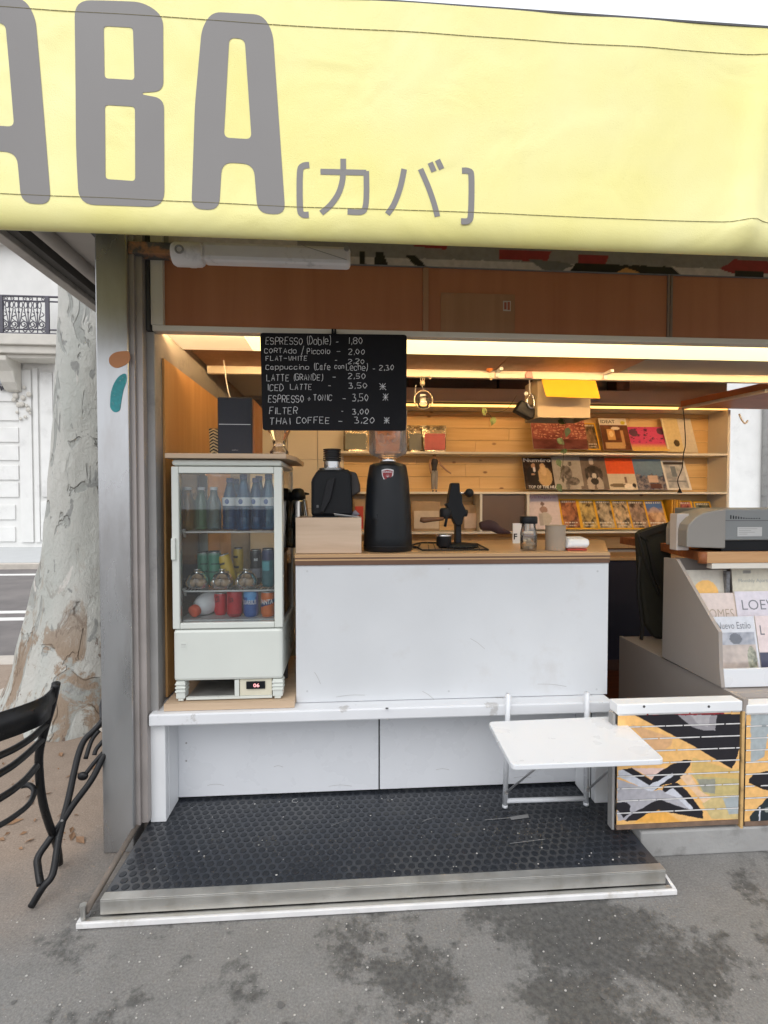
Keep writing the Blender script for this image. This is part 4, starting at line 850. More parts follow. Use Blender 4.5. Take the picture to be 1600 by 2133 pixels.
can('drink_can', 'dark teal can at the right end of the middle fridge shelf', 543, 570, 1195, s2, YF + .09, S(40,96,104), [(lambda a, z: z > .7, S(40,52,92)), (lambda a, z: (np.abs(z - .55) < .12) & (np.abs(a + 20) < 35), S(96,168,176))], h=.16)
can('drink_can', 'black can beside the teal can on the middle fridge shelf', 519, 543, 1195, s2, YF + .15, S(30,30,34), [(lambda a, z: (z < .45) & (z > .2), S(130,130,136))], [('BE', .016, .010, .72, .2, 0)], m_tw, h=.15)
# bags of round biscuits
m_bag = glass('clear_bag', (.97,.96,.95), .12, 1.2, .10); m_cookie = M('biscuit', (.50,.34,.20), .7, .15, 30, .2, 80)
for k, (u, where) in enumerate(((411, 'left'), (463, 'middle'), (513, 'right'))):
    c = PY(u, 1222, YF + .10); t = thing('biscuit_bag', 'clear bag of round biscuits, %s one on the middle fridge shelf' % {'left': 'leftmost', 'middle': 'centre', 'right': 'rightmost'}[where], 'biscuit bag', (c.x, c.y, s2), 'bags of biscuits in the fridge')
    for (dx, dy, dz, r) in ((-.022, -.012, .021, .022), (.018, -.006, .020, .020), (.003, .02, .021, .021), (.008, 0, .052, .020), (-.016, .012, .05, .017)):
        bs = MB().ball((0, 0, 0), r, 16, (1, 1, .92)); th = random.random() * 3
        bs.v = [(p[0], p[1], p[2] * (1 - .12 * math.exp(-((p[0] * math.cos(th) + p[1] * math.sin(th)) / .004) ** 2))) for p in bs.v]
        bs.v = [(p[0] + dx, p[1] + dy, p[2] + dz) for p in bs.v]; part('biscuit', bs, m_cookie, t, smooth=True, local=True)
    part('bag', MB().lathe([(.036, .001), (.044, .012), (.045, .03), (.034, .055), (.016, .066), (.010, .070), (.018, .078)], (0,0,0), 18, cap=False), m_bag, t, smooth=True, local=True)
# milk bottle on its side
c = PY(425, 1262, YF + .09); cap = PY(403, 1275, YF + .058)
t = thing('milk_bottle', 'white plastic milk bottle with orange cap lying in the fridge', 'milk bottle', (c.x, c.y, zfl))
ax = (cap - Vector((c.x + .006, c.y + .04, zfl + .048))).normalized(); o0 = Vector((c.x + .006, c.y + .05, zfl + .050))
def along(mb, o, d):
    q = d.to_track_quat('Z', 'Y').to_matrix(); mb.v = [tuple(o + q @ Vector(p)) for p in mb.v]; return mb
m_milk = M('white_plastic', (.75,.75,.76), .35, .02)
part('bottle_body', along(MB().lathe([(.028, -.04), (.040, -.03), (.046, 0), (.044, .03), (.034, .055), (.022, .066), (.021, .074)], n=24), o0, ax), m_milk, t, smooth=True)
part('cap', along(MB().lathe([(.0235, .070), (.0245, .074), (.0245, .092), (.021, .095)], n=24), o0, ax), M('orange_cap', (.72,.12,.05), .35), t, smooth=True)
# water bottles on the top shelf
s1 = SHZ[0] + .006; m_water = glass('blue_water_bottle', (.30,.56,.78), .02, 1.2, .55, (.03,.16,.34)); m_wcap = M('blue_cap', (.05,.10,.26), .4); m_wlab = M('bottle_label', (.70,.72,.72), .5)
wb = None
for k, (u, dy, what) in enumerate(((480, .13, 'leftmost of the front four'), (508, .085, 'second of the front four'), (534, .115, 'third of the front four'), (560, .085, 'last of the front four'), (492, .24, 'left of the rear pair'), (540, .25, 'right of the rear pair'))):
    x = PY(u, 1090, YF + dy).x; r = .031; h = .228 if k % 2 else .214
    t = thing('water_bottle', 'blue water bottle, %s on the top fridge shelf' % what, 'water bottle', (x, YF + dy, s1), 'water bottles in the fridge')
    part('bottle_body', MB().lathe([(r*.9, 0), (r, .006), (r, .045), (r*.95, .055), (r, .065), (r, .12), (r*.85, .145), (r*.5, h*.86), (r*.45, h*.92)], n=20), m_water, t, smooth=True, local=True)
    part('cap', MB().lathe([(r*.5, h*.92), (r*.5, h), (r*.42, h+.002)], n=16), m_wcap, t, local=True)
    lb = part('bottle_label', MB().lathe([(r+.001, .100), (r+.001, .134)], n=20, cap=False), m_wlab, t, smooth=True, local=True)
    part('label_mark', MB().prism([(-.006 + .009 * math.cos(a), -r - .0015, .117 + .011 * math.sin(a)) for a in [j * math.pi / 6 for j in range(12)]], (0, .0004, 0)), m_wcap, t, local=True)
for k, (u, dy, lab, col) in enumerate(((392, .12, 'dull amber bottle at the left end of the top fridge shelf', (.60,.44,.12)), (420, .13, 'clear greenish bottle left of centre on the top fridge shelf', (.40,.66,.46)), (446, .12, 'pale bottle in the middle of the top fridge shelf', (.45,.62,.66)))):
    x = PY(u, 1090, YF + dy).x; r = .030; h = .165
    t = thing('drink_bottle', lab, 'bottle', (x, YF + dy, s1))
    part('bottle_body', MB().lathe([(r*.9, 0), (r, .006), (r, .105), (r*.9, .12), (r*.5, .145), (r*.45, h)], n=20), glass('bottle_tint_%d' % k, col,    .03, 1.2, .5, tuple(c * .6 for c in col)), t, smooth=True, local=True)
    part('cap', MB().lathe([(r*.5, h), (r*.5, h+.012)], n=16), m_tw, t, local=True)

# ================================================================== BOARD, SPEAKER, CARAFE AND CUSHION ON THE FRIDGE
bz = fz1 + .003
bx0, bx1 = PY(342, 950, 1.96).x, PY(612, 955, 1.99).x
zt_ = bz + .020
single('plywood_shelf', MB().prism([(bx0, 1.965, bz), (PY(596, 950, 1.965).x, 1.965, bz), (bx1, 2.1, bz), (bx1, 2.42, bz), (bx0, 2.42, bz)], (0, 0, .019)), m_ply, 'plywood board lying on top of the white fridge', 'shelf board', bev=.002)
YS = 2.05
x0, x1, z0, z1 = rect(453, 827, 525, 946, YS)
sp_ = thing('loudspeaker', 'dark charcoal bookshelf speaker with wooden sides on the fridge board', 'speaker', ((x0 + x1) / 2, YS + .1, zt_))
m_char = M('charcoal_cloth', (.040,.041,.050), .8, .15, 60, .3, 500)
part('cabinet', MB().box(x0 + .002, x1 + .004, YS + .018, YS + .22, zt_, z1 - .003), M('red_brown_veneer', S(170,112,76), .4), sp_, bev=.004)
gr = part('grille', MB().box(x0, x1, YS, YS + .017, zt_ + .001, z1), m_char, sp_, bev=.006)
lz = PY(490, 884, YS).z; part('silver_line', MB().box(x0 + .006, x1 - .006, YS - .001, YS - .0002, lz - .001, lz + .0012), m_tw, gr)
part('maker_mark', text_mb('edifier', ((x0 + x1) / 2 - .012, YS - .0008, zt_ + .018), (1,0,0), (0,0,1), .026, .005, .0), m_greymetal, gr)
part('cable', MB().tube(smooth_line([((x0 + x1) / 2 + .01, YS + .15, z1 - .004), (PY(479, 800, YS + .3).x, YS + .3, z1 + .06), (PY(466, 770, YS + .5).x, YS + .5, zc - .01)], 6), .003, 6), m_tw, sp_, smooth=True)
# zigzag cushion behind the speaker
c0 = PY(437, 890, 2.14); c1 = PY(452, 944, 2.14)
def zig(P, U, V): 
    c = np.zeros(P.shape); c[:] = S(214,190,140); ph = (V * 9 + np.abs(((U * 4) % 1) - .5) * 1.6) % 1; c[ph < .5] = S(40,34,30); return c
mb, cols = paint_grid((c0.x, 2.14, zt_), (.16, .05, 0), (-.012, .03, c0.z - zt_), 40, 60, zig)
n0 = len(mb.v); A_ = np.array(mb.v); Ug = np.linspace(0,1,40)[None,:].repeat(60,0).ravel(); Vg = np.linspace(0,1,60)[:,None].repeat(40,1).ravel()
puff = .035 * (np.sin(Ug*math.pi)*np.sin(Vg*math.pi)) ** .5; A_[:,1] -= puff; Bk = A_.copy(); Bk[:,1] += 2*puff + .002
mb.v = [tuple(p) for p in A_] + [tuple(p) for p in Bk]; mb.f = mb.f + [tuple(i + n0 for i in f[::-1]) for f in mb.f]
o = single('zigzag_cushion', mb, m_printm, 'cream and black zigzag cushion tucked behind the loudspeaker', 'cushion', smooth=True); set_col(o.data, np.vstack([cols, cols]))
# glass dripper / carafe
q = PY(582, 944, 2.12); t = thing('glass_carafe', 'hourglass shaped glass coffee carafe on the fridge board', 'carafe', (q.x, 2.12, zt_))
part('carafe_glass', MB().lathe([(.034, 0), (.040, .006), (.040, .02), (.028, .034), (.024, .045), (.032, .075), (.050, .115), (.052, .12)], n=28, cap=False), glass('carafe_glass', (.93,.86,.76), 0, 2.2, .12), t, smooth=True, local=True)
part('carafe_base', MB().lathe([(.001, .001), (.034, .001), (.036, .003), (.001, .004)], n=24), MATS['biscuit'], t, local=True)
# ================================================================== MENU BOARD WITH CHALK HANDWRITING
YM = 1.968
FONT = {'E':'48 08 02 42|05 35','S':'47 38 18 07 06 15 35 44 43 32 12 03','P':'02 08 38 47 46 35 05','R':'02 08 38 47 46 35 05|25 42','O':'28 17 06 04 13 22 33 44 46 37 28','D':'02 08 28 46 44 22 02','C':'47 38 18 07 03 12 32 43','T':'08 48|28 22','A':'02 28 42|14 34','F':'48 08 02|05 35','L':'08 02 42','H':'08 02|48 42|05 45','W':'08 12 26 32 48','I':'28 22','N':'02 08 42 48','G':'47 38 18 07 03 12 32 43 45 25',
 '0':'28 17 05 13 22 33 45 37 28','1':'28 22','2':'07 18 38 47 46 02 42','3':'08 38 25 35 44 43 32 02','5':'48 08 05 35 44 43 32 02','8':'18 07 06 35 44 43 32 12 03 04 15 46 47 38 18',
 'a':'36 16 05 03 12 32|36 32 42','b':'08 02 32 43 45 36 06','d':'48 42 12 03 05 16 46','e':'04 44 45 36 16 05 03 12 42','f':'38 28 17 12|06 36','h':'08 02|05 16 36 45 42','i':'26 22|28 27','l':'18 12 22','n':'02 06|05 16 36 45 42','o':'16 05 03 12 32 43 45 36 16','p':'06 00|06 36 45 43 32 02','t':'28 22 42|06 46','u':'06 03 12 32 43|46 42','c':'45 36 16 05 03 12 32 43',
 '(':'39 17 13 31',')':'19 37 33 11','-':'05 45',',':'23 22 11','+':'28 22|05 45','/':'49 01','*':'05 45|28 22|08 42|48 02'}
LINES = [('ESPRESSO',68,455,115,187),('(Doble)',500,745,110,185),('-',800,832,140,180),('1,80',930,1085,118,182),
 ('CORTAdo',55,395,228,276),('/',440,466,205,285),('Piccolo',500,740,228,284),('-',805,850,232,280),('2,00',930,1105,235,288),
 ('FLAT-WHITE',70,505,308,356),('-',790,816,335,372),('2,20',925,1102,340,386),
 ('Cappuccino',70,522,398,446),('(Cafe',575,745,385,450),('con',785,888,392,440),('Leche)',908,1125,392,456),('-',1185,1210,420,460),('2,30',1250,1406,402,454),
 ('LATTE',78,316,500,566),('(GRANDE)',360,660,498,560),('-',765,802,506,550),('2,50',925,1112,490,542),
 ('ICED',85,256,606,668),('LATTE',325,552,602,658),('-',718,750,598,640),('3,50',930,1130,590,644),('*',1256,1336,592,660),
 ('ESPRESSO',95,470,720,790),('+',505,540,732,772),('TONIC',565,762,712,770),('-',868,906,732,776),('3,50',970,1142,706,776),('*',1288,1354,698,770),
 ('FILTER',105,402,842,912),('-',856,876,866,902),('3,00',970,1146,858,912),
 ('THAI',110,330,950,1020),('COFFEE',390,738,946,1010),('-',825,872,970,1012),('3,20',990,1206,948,1006),('*',1300,1366,946,1010)]
def bp_(cx, cy, y=YM - .0012): return PY(540 + cx / 5, 680 + cy / 5, y)
menu = thing('menu_board', 'black chalkboard coffee menu clipped under the brown header panels', 'menu board', bp_(780, 1080, YM))
m_slate = M('black_slate', (.009,.009,.011), .6, .3, 4, .03, 80, dirt=(.018,.018,.02), dscale=3, dlo=.5, dhi=.8, spec=.15)
brd = part('board', MB().prism(round_poly([bp_(10,66,YM), bp_(1538,86,YM), bp_(1530,1086,YM), bp_(36,1080,YM)], .012), (0, .006, 0)), m_slate, menu)
m_chalk = M('white_chalk', (.70,.70,.70), .9, .45, 120)
hw = random.Random(21)
for (s_, xa, xb_, yt, yb) in LINES:
    mb = MB(); n = len(s_); adv = (xb_ - xa) / (n - .22)
    wts = [.45 if c in 'Ii1l,()' else 1 for c in s_]; tot = sum(wts) - .18; xc = xa
    for c, wt in zip(s_, wts):
        cw = (xb_ - xa) / tot * wt; gw = cw * (.66 if wt == 1 else .75); oy = hw.uniform(-3, 3); sh = hw.uniform(-.06, .10); sc = hw.uniform(.92, 1.06)
        for st in FONT[c].split('|'):
            pts = [(int(a[0]), int(a[1])) for a in st.split()]
            P2 = []
            for (gx, gy) in pts:
                yy = yb - (gy - 2) / 6 * (yb - yt) * sc + oy + hw.uniform(-1.5, 1.5); xx_ = xc + gx / 4 * gw + sh * (yb - yy) + hw.uniform(-1.5, 1.5); P2.append(bp_(xx_, yy))
            if len(P2) > 3 and c not in 'ENLTAHFW5': P2 = smooth_line(P2, 4)
            mb.ribbon(P2, .0021, (0, -1, 0))
        xc += cw
    o = part('chalk_writing', mb, m_chalk, brd, recalc=False)
for dx in (-14, 14):
    p = bp_(778 + dx, 62, YM - .006); part('clip_jaw', MB().box(p.x - .004, p.x + .004, YM - .012, YM + .016, p.z - .006, p.z + .012), m_blackp, menu)

# ================================================================== ON THE COUNTER
def base_at(u, v, Z=None): return PZ(u, v, WT if Z is None else Z)
# open wooden box with papers
YB1 = 2.045
x0, x1, z0, z1 = rect(616, 1075, 753, 1152, YB1)
wbx = thing('wooden_box', 'open pale wooden box at the left end of the counter', 'wooden box', ((x0 + x1) / 2, YB1 + .1, WT))
m_boxw = wood('pale_box_pine', (.50,.36,.25), (.62,.47,.34), axis=0, scale=5)
zt2 = WT + .148
part('front_board', MB().box(x0, x1, YB1, YB1 + .012, WT + .001, zt2), m_boxw, wbx, bev=.001)
part('back_board', MB().box(x0, x1, YB1 + .20, YB1 + .212, WT + .001, zt2), m_boxw, wbx, bev=.001)
for x in (x0, x1 - .012): part('side_board', MB().box(x, x + .012, YB1 + .0125, YB1 + .1995, WT + .001, zt2), m_boxw, wbx)
part('bottom_board', MB().box(x0 + .013, x1 - .013, YB1 + .0125, YB1 + .1995, WT + .002, WT + .012), m_boxw, wbx)
p = PY(696, 1072, YB1 + .05); q = PY(748, 1077, YB1 + .05)
single('paper_sheet', MB().prism([p + Vector((0, -.01, .004)), q, q + Vector((.0, .05, -.03)), p + Vector((.01, .05, -.03))], (0, .001, .0015)), m_paper, 'white paper slip sticking out of the wooden box', 'paper')
p = PY(735, 1066, YB1 + .09); single('paper_sheet', MB().prism([p + Vector((-.018, 0, -.01)), p + Vector((.012, 0, .006)), p + Vector((.03, .02, -.012)), p + Vector((0, .03, -.03))], (0, .001, .0012)), M('lilac_paper', (.5,.48,.55), .6), 'crumpled lilac paper scrap in the wooden box', 'paper')
# single-dose grinder standing in the box
cg = PY(692, 1075, 2.20); zg_ = WT + .013; Yg = 2.15
def zz(v, Y=Yg): return PY(690, v, Y).z
def xx2(u, Y=Yg): return PY(u, 1020, Y).x
gx = xx2(689)
gd = thing('coffee_grinder', 'compact black coffee grinder with rubber bellows behind the wooden box', 'coffee grinder', (gx, Yg, zg_))
prof = []
bodyp = [(650,1075),(650,1005),(652,998),(660,985),(664,979),(724,979),(733,985),(732,1005),(734,1040),(735,1075)]
part('body', MB().prism([Vector((xx2(u), Yg - .055, zz(v))) for u, v in bodyp] , (0, .13, 0)), m_blackp, gd, bev=.014)
part('lower_body', MB().box(xx2(652), xx2(733), Yg - .05, Yg + .06, zg_, zz(1074)), m_blackp, gd)
part('side_motor', MB().prism([Vector((xx2(u, Yg + .05), Yg + .0, zz(v, Yg + .05))) for u, v in ((722,981),(742,985),(750,1010),(751,1025),(735,1034),(722,1034))], (0, .12, 0)), M('dark_brown_plastic', (.035,.027,.024), .45), gd, bev=.008)
p_ = Vector((xx2(661), Yg - .0555, zz(1057))); part('maker_mark', MB().box(p_.x, p_.x + .009, Yg - .0562, Yg - .0551, p_.z, p_.z + .011), M('mark_grey', (.12,.12,.12), .5), gd)
part('chute', MB().prism([Vector((xx2(u), Yg - .075, zz(v))) for u, v in ((684,1000),(700,996),(690,1040),(676,1066),(668,1066))], (0, .02, 0)), m_black, gd, bev=.003)
r_ = (xx2(709) - xx2(675)) / 2; xn = xx2(692)
part('collar', MB().lathe([(r_*1.55, zz(979) - .002), (r_*1.6, zz(976)), (r_*1.0, zz(974)), (r_, zz(962))], (xn, Yg + .0, 0), 28), M('polished_alu', (.6,.6,.6), .25, metal=.9), gd, angle=40)
bel = [(r_*.95, zz(962))]
for k in range(5): z_ = zz(961 - k * 4.6); dz = zz(961 - (k + 1) * 4.6) - z_; bel += [(r_*1.08, z_ + dz * .1), (r_*1.08, z_ + dz * .5), (r_*.86, z_ + dz * .6), (r_*.86, z_ + dz * .95)]
bel += [(r_*1.1, zz(938)), (r_*1.1, zz(936))]
part('bellows', MB().lathe(bel, (xn, Yg, 0), 28), M('black_rubber_bellows', (.015,.014,.014), .5), gd, angle=30)
# gooseneck kettle behind
Yk = 2.35; k0 = PY(622, 1075, Yk); t = thing('kettle', 'steel gooseneck kettle with black lid between fridge and grinder', 'kettle', (k0.x, Yk, WT))
zk = lambda v: PY(622, v, Yk).z
part('kettle_body', MB().lathe([(.060, WT + .001), (.062, WT + .01), (.040, zk(1044)), (.038, zk(1042))], (k0.x, Yk, 0), 28), M('kettle_steel', (.45,.42,.38), .2, metal=1), t, smooth=True)
part('lid', MB().lathe([(.036, zk(1042)), (.036, zk(1032)), (.026, zk(1020)), (.012, zk(1017))], (k0.x - .002, Yk, 0), 24), m_blackp, t, smooth=True)
part('lid_brim', MB().tube([(k0.x - .055, Yk, zk(1030)), (k0.x, Yk, zk(1027)), (k0.x + .05, Yk, zk(1029))], [.006, .016, .005], 8, flat=.5), m_blackp, t, smooth=True)
part('spout', MB().tube(smooth_line([(k0.x + .03, Yk - .04, WT + .04), (k0.x + .05, Yk - .06, WT + .08), (k0.x + .035, Yk - .05, zk(1052)), (k0.x + .03, Yk - .05, zk(1040))], 5), .007, 8), MATS['kettle_steel'], t, smooth=True)
# tall conical grinder
Yt = 2.16; tz = lambda v: PY(806, v, Yt - .06).z
def hw_(u0, u1): return (PY(u1, 1050, Yt - .06).x - PY(u0, 1050, Yt - .06).x) / 2
tx = PY(808, 1060, Yt).x
tg = thing('tall_coffee_grinder', 'tall tapered black coffee grinder with smoky hopper and red badge', 'coffee grinder', (tx, Yt, WT))
r0, r1, r2 = hw_(756, 860), hw_(768, 849), hw_(795, 822)
part('body', MB().lathe([(r0*.96, WT + .001), (r0, WT + .006), (r0*.99, tz(1120)), (r0*.94, tz(1060)), (r0*.86, tz(1000)), (r1*.985, tz(972)), (r1*.95, tz(967)), (r1*.80, tz(964)), (r2*1.2, tz(961)), (r2*1.15, tz(956))], (tx, Yt, 0), 48), M('satin_black', (.008,.010,.013), .36, .1, 8, spec=.3), tg, smooth=True)
part('base_ring', MB().lathe([(r0*1.006, WT + .022), (r0*1.012, WT + .024), (r0*1.006, WT + .026)], (tx, Yt, 0), 48, cap=False), m_black, tg, smooth=True)
part('neck_ring', MB().lathe([(r2*1.3, tz(960)), (r2*1.34, tz(958)), (r2*1.3, tz(956))], (tx, Yt, 0), 32, cap=False), M('chrome', (.7,.7,.7), .12, metal=1), tg, smooth=True)
part('power_cable', MB().tube(smooth_line([(tx + r0 * .8, Yt + .05, WT + .012), (tx + r0 * 1.25, Yt + .06, WT + .006), (tx + r0 * 1.6, Yt + .2, WT + .006)], 5), .004, 8), m_blackp, tg, smooth=True)
rh = hw_(766, 848)
hp_ = part('hopper', MB().lathe([(r2*1.0, tz(955)), (r2*1.35, tz(953)), (rh*.92, tz(944)), (rh*1.0, tz(938)), (rh*.99, tz(900)), (rh*1.0, tz(850)), (rh*.9, tz(846))], (tx, Yt, 0), 40), m_hopper, tg, smooth=True)
part('hopper_screw', MB().ball((tx - .002, Yt - r2 * 1.3, tz(955)), .004, 8), m_tw, tg)
yb0 = Yt - r1 * 1.02 - .004
def sh(u, v): p = PY(u, v, yb0); return p
bd = part('badge', MB().prism([sh(u, v) for u, v in ((795,979),(801,977),(807,976.5),(814,977),(820,979),(819,990),(815,998),(807,1003),(799,998),(796,990))], (0, .006, 0)), M('badge_silver', (.6,.56,.56), .3, metal=.6), tg)
part('badge_field', MB().prism([sh(u, v) + Vector((0, -.001, 0)) for u, v in ((797,981),(807,978.5),(818,981),(817,990),(813,996.5),(807,1000.5),(800,996),(797.5,990))], (0, .001, 0)), M('badge_red', (.28,.02,.025), .35), bd)
a_, b2 = sh(798.5, 984.5), sh(816, 981); part('badge_lettering', text_mb('EUREKA', (a_.x, yb0 - .0016, a_.z), (1,0,0), (0,0,1), b2.x - a_.x, .006, .01), m_tw, bd)
mb = MB()
for ang in (-50, -25, 0, 25, 50):
    c = sh(807.5, 994); d = Vector((math.sin(R(ang)), 0, math.cos(R(ang)))); mb.prism([c + Vector((0, -.0016, 0)) - Vector((d.z, 0, -d.x)) * .0006, c + Vector((0, -.0016, 0)) + Vector((d.z, 0, -d.x)) * .0006, c + d * .014 + Vector((0, -.0016, 0))], (0, .0004, 0))
o = part('badge_emblem', mb, m_tw, bd); o['kind'] = 'stuff'
# manual lever espresso maker
Ye = 2.26; ez = lambda v: PY(945, v, Ye).z; exx = lambda u: PY(u, 1080, Ye).x
es = thing('lever_espresso_maker', 'black manual lever espresso maker with round knob on the counter', 'espresso maker', (exx(945), Ye, WT))
part('base', MB().lathe([(.093, WT + .002), (.095, WT + .008), (.085, WT + .018), (.03, WT + .024)], (exx(955), Ye + .0, 0), 36, sy=.75), m_blackp, es, angle=50)
part('column', MB().box(exx(949), exx(961), Ye - .005, Ye + .035, WT + .012, ez(1070)), m_black, es, bev=.004)
def pp(pts, y0, d): return MB().prism([Vector((PY(u, v, Ye).x, y0, PY(u, v, Ye).z)) for u, v in pts], (0, d, 0))
part('head', pp([(927,1075),(930,1056),(927,1050),(932,1048),(934,1030),(939,1006),(956,1006),(957,1028),(961,1030),(962,1048),(968,1060),(973,1072),(965,1075),(962,1090),(957,1096),(948,1094),(941,1080),(937,1074)], Ye - .02, .05), m_blackp, es, bev=.006)
part('group_head', MB().lathe([(.024, ez(1080)), (.028, ez(1076)), (.028, ez(1062)), (.022, ez(1058))], (exx(928), Ye - .005, 0), 24), m_black, es, smooth=True)
part('lever_boss', MB().tube([(exx(964), Ye, ez(1068)), (exx(973), Ye, ez(1069))], .016, 14), m_black, es, smooth=True)
part('lever_rod', MB().tube([(exx(955), Ye - .01, ez(1027)), (exx(967), Ye - .012, ez(1027))], .0045, 10), M('chrome', (.7,.7,.7), .12, metal=1), es, smooth=True)
part('lever_knob', MB().ball((exx(976), Ye - .012, ez(1027)), .0205, 22), m_black, es, smooth=True)
part('handle_link', MB().tube([(exx(929), Ye - .03, ez(1074)), (exx(924), Ye - .035, ez(1096))], .006, 8), m_black, es, smooth=True)
part('wooden_handle', MB().tube([(exx(921), Ye - .03, ez(1080)), (exx(900), Ye - .035, ez(1081)), (exx(880), Ye - .04, ez(1082.5)), (exx(873), Ye - .04, ez(1081))], [.008, .0105, .0135, .010], 14), wood('walnut_handle', (.13,.055,.022), (.20,.09,.04), 0), es, smooth=True)
# black knock cup and wire tray
c = PZ(922, 1128, WT); cup = thing('dosing_cup', 'black metal dosing cup standing on the wire drip tray', 'cup', (exx(922), Ye - .03, WT + .004))
rc = .034
part('cup_body', MB().lathe([(rc*.9, .006), (rc, .012), (rc*1.0, .052), (rc*.93, .052), (rc*.9, .02), (.002, .018)], n=28), m_black, cup, smooth=False, local=True, angle=40)
part('cup_rim', MB().lathe([(rc*1.08, .052), (rc*1.12, .058), (rc*.98, .060), (rc*.95, .053)], n=28, cap=False), MATS['polished_alu'], cup, smooth=True, local=True)
tr = [PZ(858, 1135, WT + .006), PZ(880, 1146, WT + .006), PZ(1017, 1145, WT + .006), PZ(995, 1133, WT + .006), PZ(880, 1130, WT + .006)]
t = thing('wire_tray', 'black wire drip tray under the lever espresso maker', 'tray', ((tr[1] + tr[2]) / 2))
part('rim', MB().tube(tr + [tr[0]], .004, 8), m_black, t, smooth=True)
for k in range(1, 10): part('tray_wire', MB().tube([tr[1].lerp(tr[2], k / 10), tr[4].lerp(tr[3], k / 10)], .0018, 6), m_black, t)
# glass cookie jar, brown cup, card reader, cloth and glass
Yj = 2.12; jx = PY(1101, 1130, Yj).x; jz = lambda v: PY(1101, v, Yj - .03).z
jar = thing('biscuit_jar', 'glass jar with black lid holding small pale biscuits', 'jar', (jx, Yj, WT))
part('jar_glass', MB().lathe([(.032, WT + .002), (.036, WT + .006), (.036, jz(1112)), (.030, jz(1098)), (.030, jz(1090))], (jx, Yj, 0), 28, cap=False), glass('jar_glass', (.96,.96,.95), 0, 2.0, .08), jar, smooth=True)
part('lid', MB().lathe([(.037, jz(1091)), (.038, jz(1089)), (.038, jz(1079)), (.035, jz(1076))], (jx, Yj, 0), 28), m_blackp, jar, angle=40)
bc = random.Random(2); 
for k in range(14): part('biscuit', MB().ball((jx + bc.uniform(-.02, .02), Yj + bc.uniform(-.02, .02), WT + .012 + (k // 5) * .016), .012, 10, (1, 1, .75)), M('pale_biscuit', (.62,.50,.34), .7, .15, 40), jar, smooth=True)
Yc = 2.12; x = PY(1157, 1130, Yc).x; t = thing('brown_paper_cup', 'plain brown cardboard cylinder between the jar and card reader', 'canister', (x, Yc, WT))
part('canister_body', MB().lathe([(.043, .001), (.043, .108), (.041, .108), (.041, .004), (.001, .004)], n=36), M('kraft_card', (.34,.27,.20), .7, .08, 20, .1, 200), t, local=True, angle=40)
part('rim', MB().lathe([(.0435, .106), (.0448, .108), (.0435, .110), (.0415, .108)], n=36, cap=False), MATS['kraft_card'], t, smooth=True, local=True)
Yr = 2.07; x0, x1, z0, z1 = rect(1182, 1112, 1232, 1144, Yr); cr2 = thing('card_reader', 'small white card payment terminal with red underside', 'card reader', ((x0 + x1) / 2, Yr + .06, WT))
part('casing', MB().prism([(x0, Yr + .01, WT + .010), (x0 + .008, Yr, WT + .028), (x0 + .012, Yr + .02, WT + .05), (x0 + .012, Yr + .09, WT + .058), (x0, Yr + .11, WT + .02)], (x1 - x0 - .012, 0, 0)), m_white_gloss, cr2, bev=.008)
part('red_base', MB().box(x0 + .006, x1 - .016, Yr + .006, Yr + .1, WT + .001, WT + .0095), M('red_plastic', (.42,.05,.03), .4), cr2, bev=.002)
p = PY(1020, 1100, 2.5); t = single('dark_cloth', MB().tube(smooth_line([PY(1000, 1096, 2.5), PY(1022, 1094, 2.5), PY(1040, 1104, 2.5), PY(1064, 1110, 2.5)], 5), [.02, .024, .026, .028, .03, .03, .03, .03, .028, .026, .024, .02, .016, .012, .008, .004], 12, flat=.8), M('dark_plum_cloth', (.05,.025,.03), .9, .3, 20, .4, 60), 'rumpled dark plum cloth lying behind the espresso maker', 'cloth', smooth=True)
x0, x1, z0, z1 = rect(1069, 1090, 1080, 1116, 2.45); bxp = single('price_card', MB().box(x0, x1 + .02, 2.45, 2.462, WT, z1), m_paper, 'small white card with a black letter behind the glass jar', 'card'); part('card_letter', text_mb('F', (x0 + .003, 2.4492, WT + .02), (1,0,0), (0,0,1), .018, .03, .03), m_tk, bxp)

# ================================================================== BACK SHELVING WITH MAGAZINES
YS0, YS1 = 3.60, 3.81
sx0, sx1 = PY(716, 950, YS1).x, PY(1520, 980, YS0).x
SZ = [PY(1100, v, YS0).z for v in (1107, 1024.5, 942)]; ztop = PY(1100, 848, YS0).z
shv = thing('shelving_unit', 'white shelving with knotty pine plank back along the rear wall', 'shelving', ((sx0 + sx1) / 2, YS0, .078))
ph = .0945; z = .96; row = 0; pk = random.Random(8)
while z < ztop - .01:
    cuts = [sx0, sx0 + pk.uniform(.5, 1.4), sx0 + pk.uniform(1.6, 2.3), sx1]
    if row == 4: cuts[1] = PY(1025, 985, YS1).x
    for a, b_ in zip(cuts[:-1], cuts[1:]): part('pine_plank', MB().box(a + .0008, b_ - .0008, YS1 + pk.uniform(0, .001), YS1 + .015, z + .001, min(z + ph, ztop) - .001), m_pine, shv, bev=.0015)
    z += ph; row += 1
part('plank_backing', MB().box(sx0, sx1, YS1 + .016, YS1 + .022, .95, ztop), m_plydark, shv)
for k, z in enumerate(SZ):
    a = sx0 - .02 if k else PY(700, 1107, YS0).x
    part('shelf', MB().box(a, sx1 - .022, YS0, YS1 - .001, z - .016, z), m_shelfw, shv, bev=.001)
part('top_board', MB().box(sx0 - .02, sx1, YS0 + .022, YS1 + .02, ztop, ztop + .018), m_shelfw, shv)
part('side_panel', MB().box(sx1 - .02, sx1, YS0 + .001, YS1 + .02, .08, ztop - .001), m_shelfw, shv)
part('led_strip', MB().box(sx0, sx1 - .02, YS0 + .006, YS0 + .018, ztop + .001, ztop + .016), emit('amber_led_edge', (1, .50, .12), 2.2), shv)
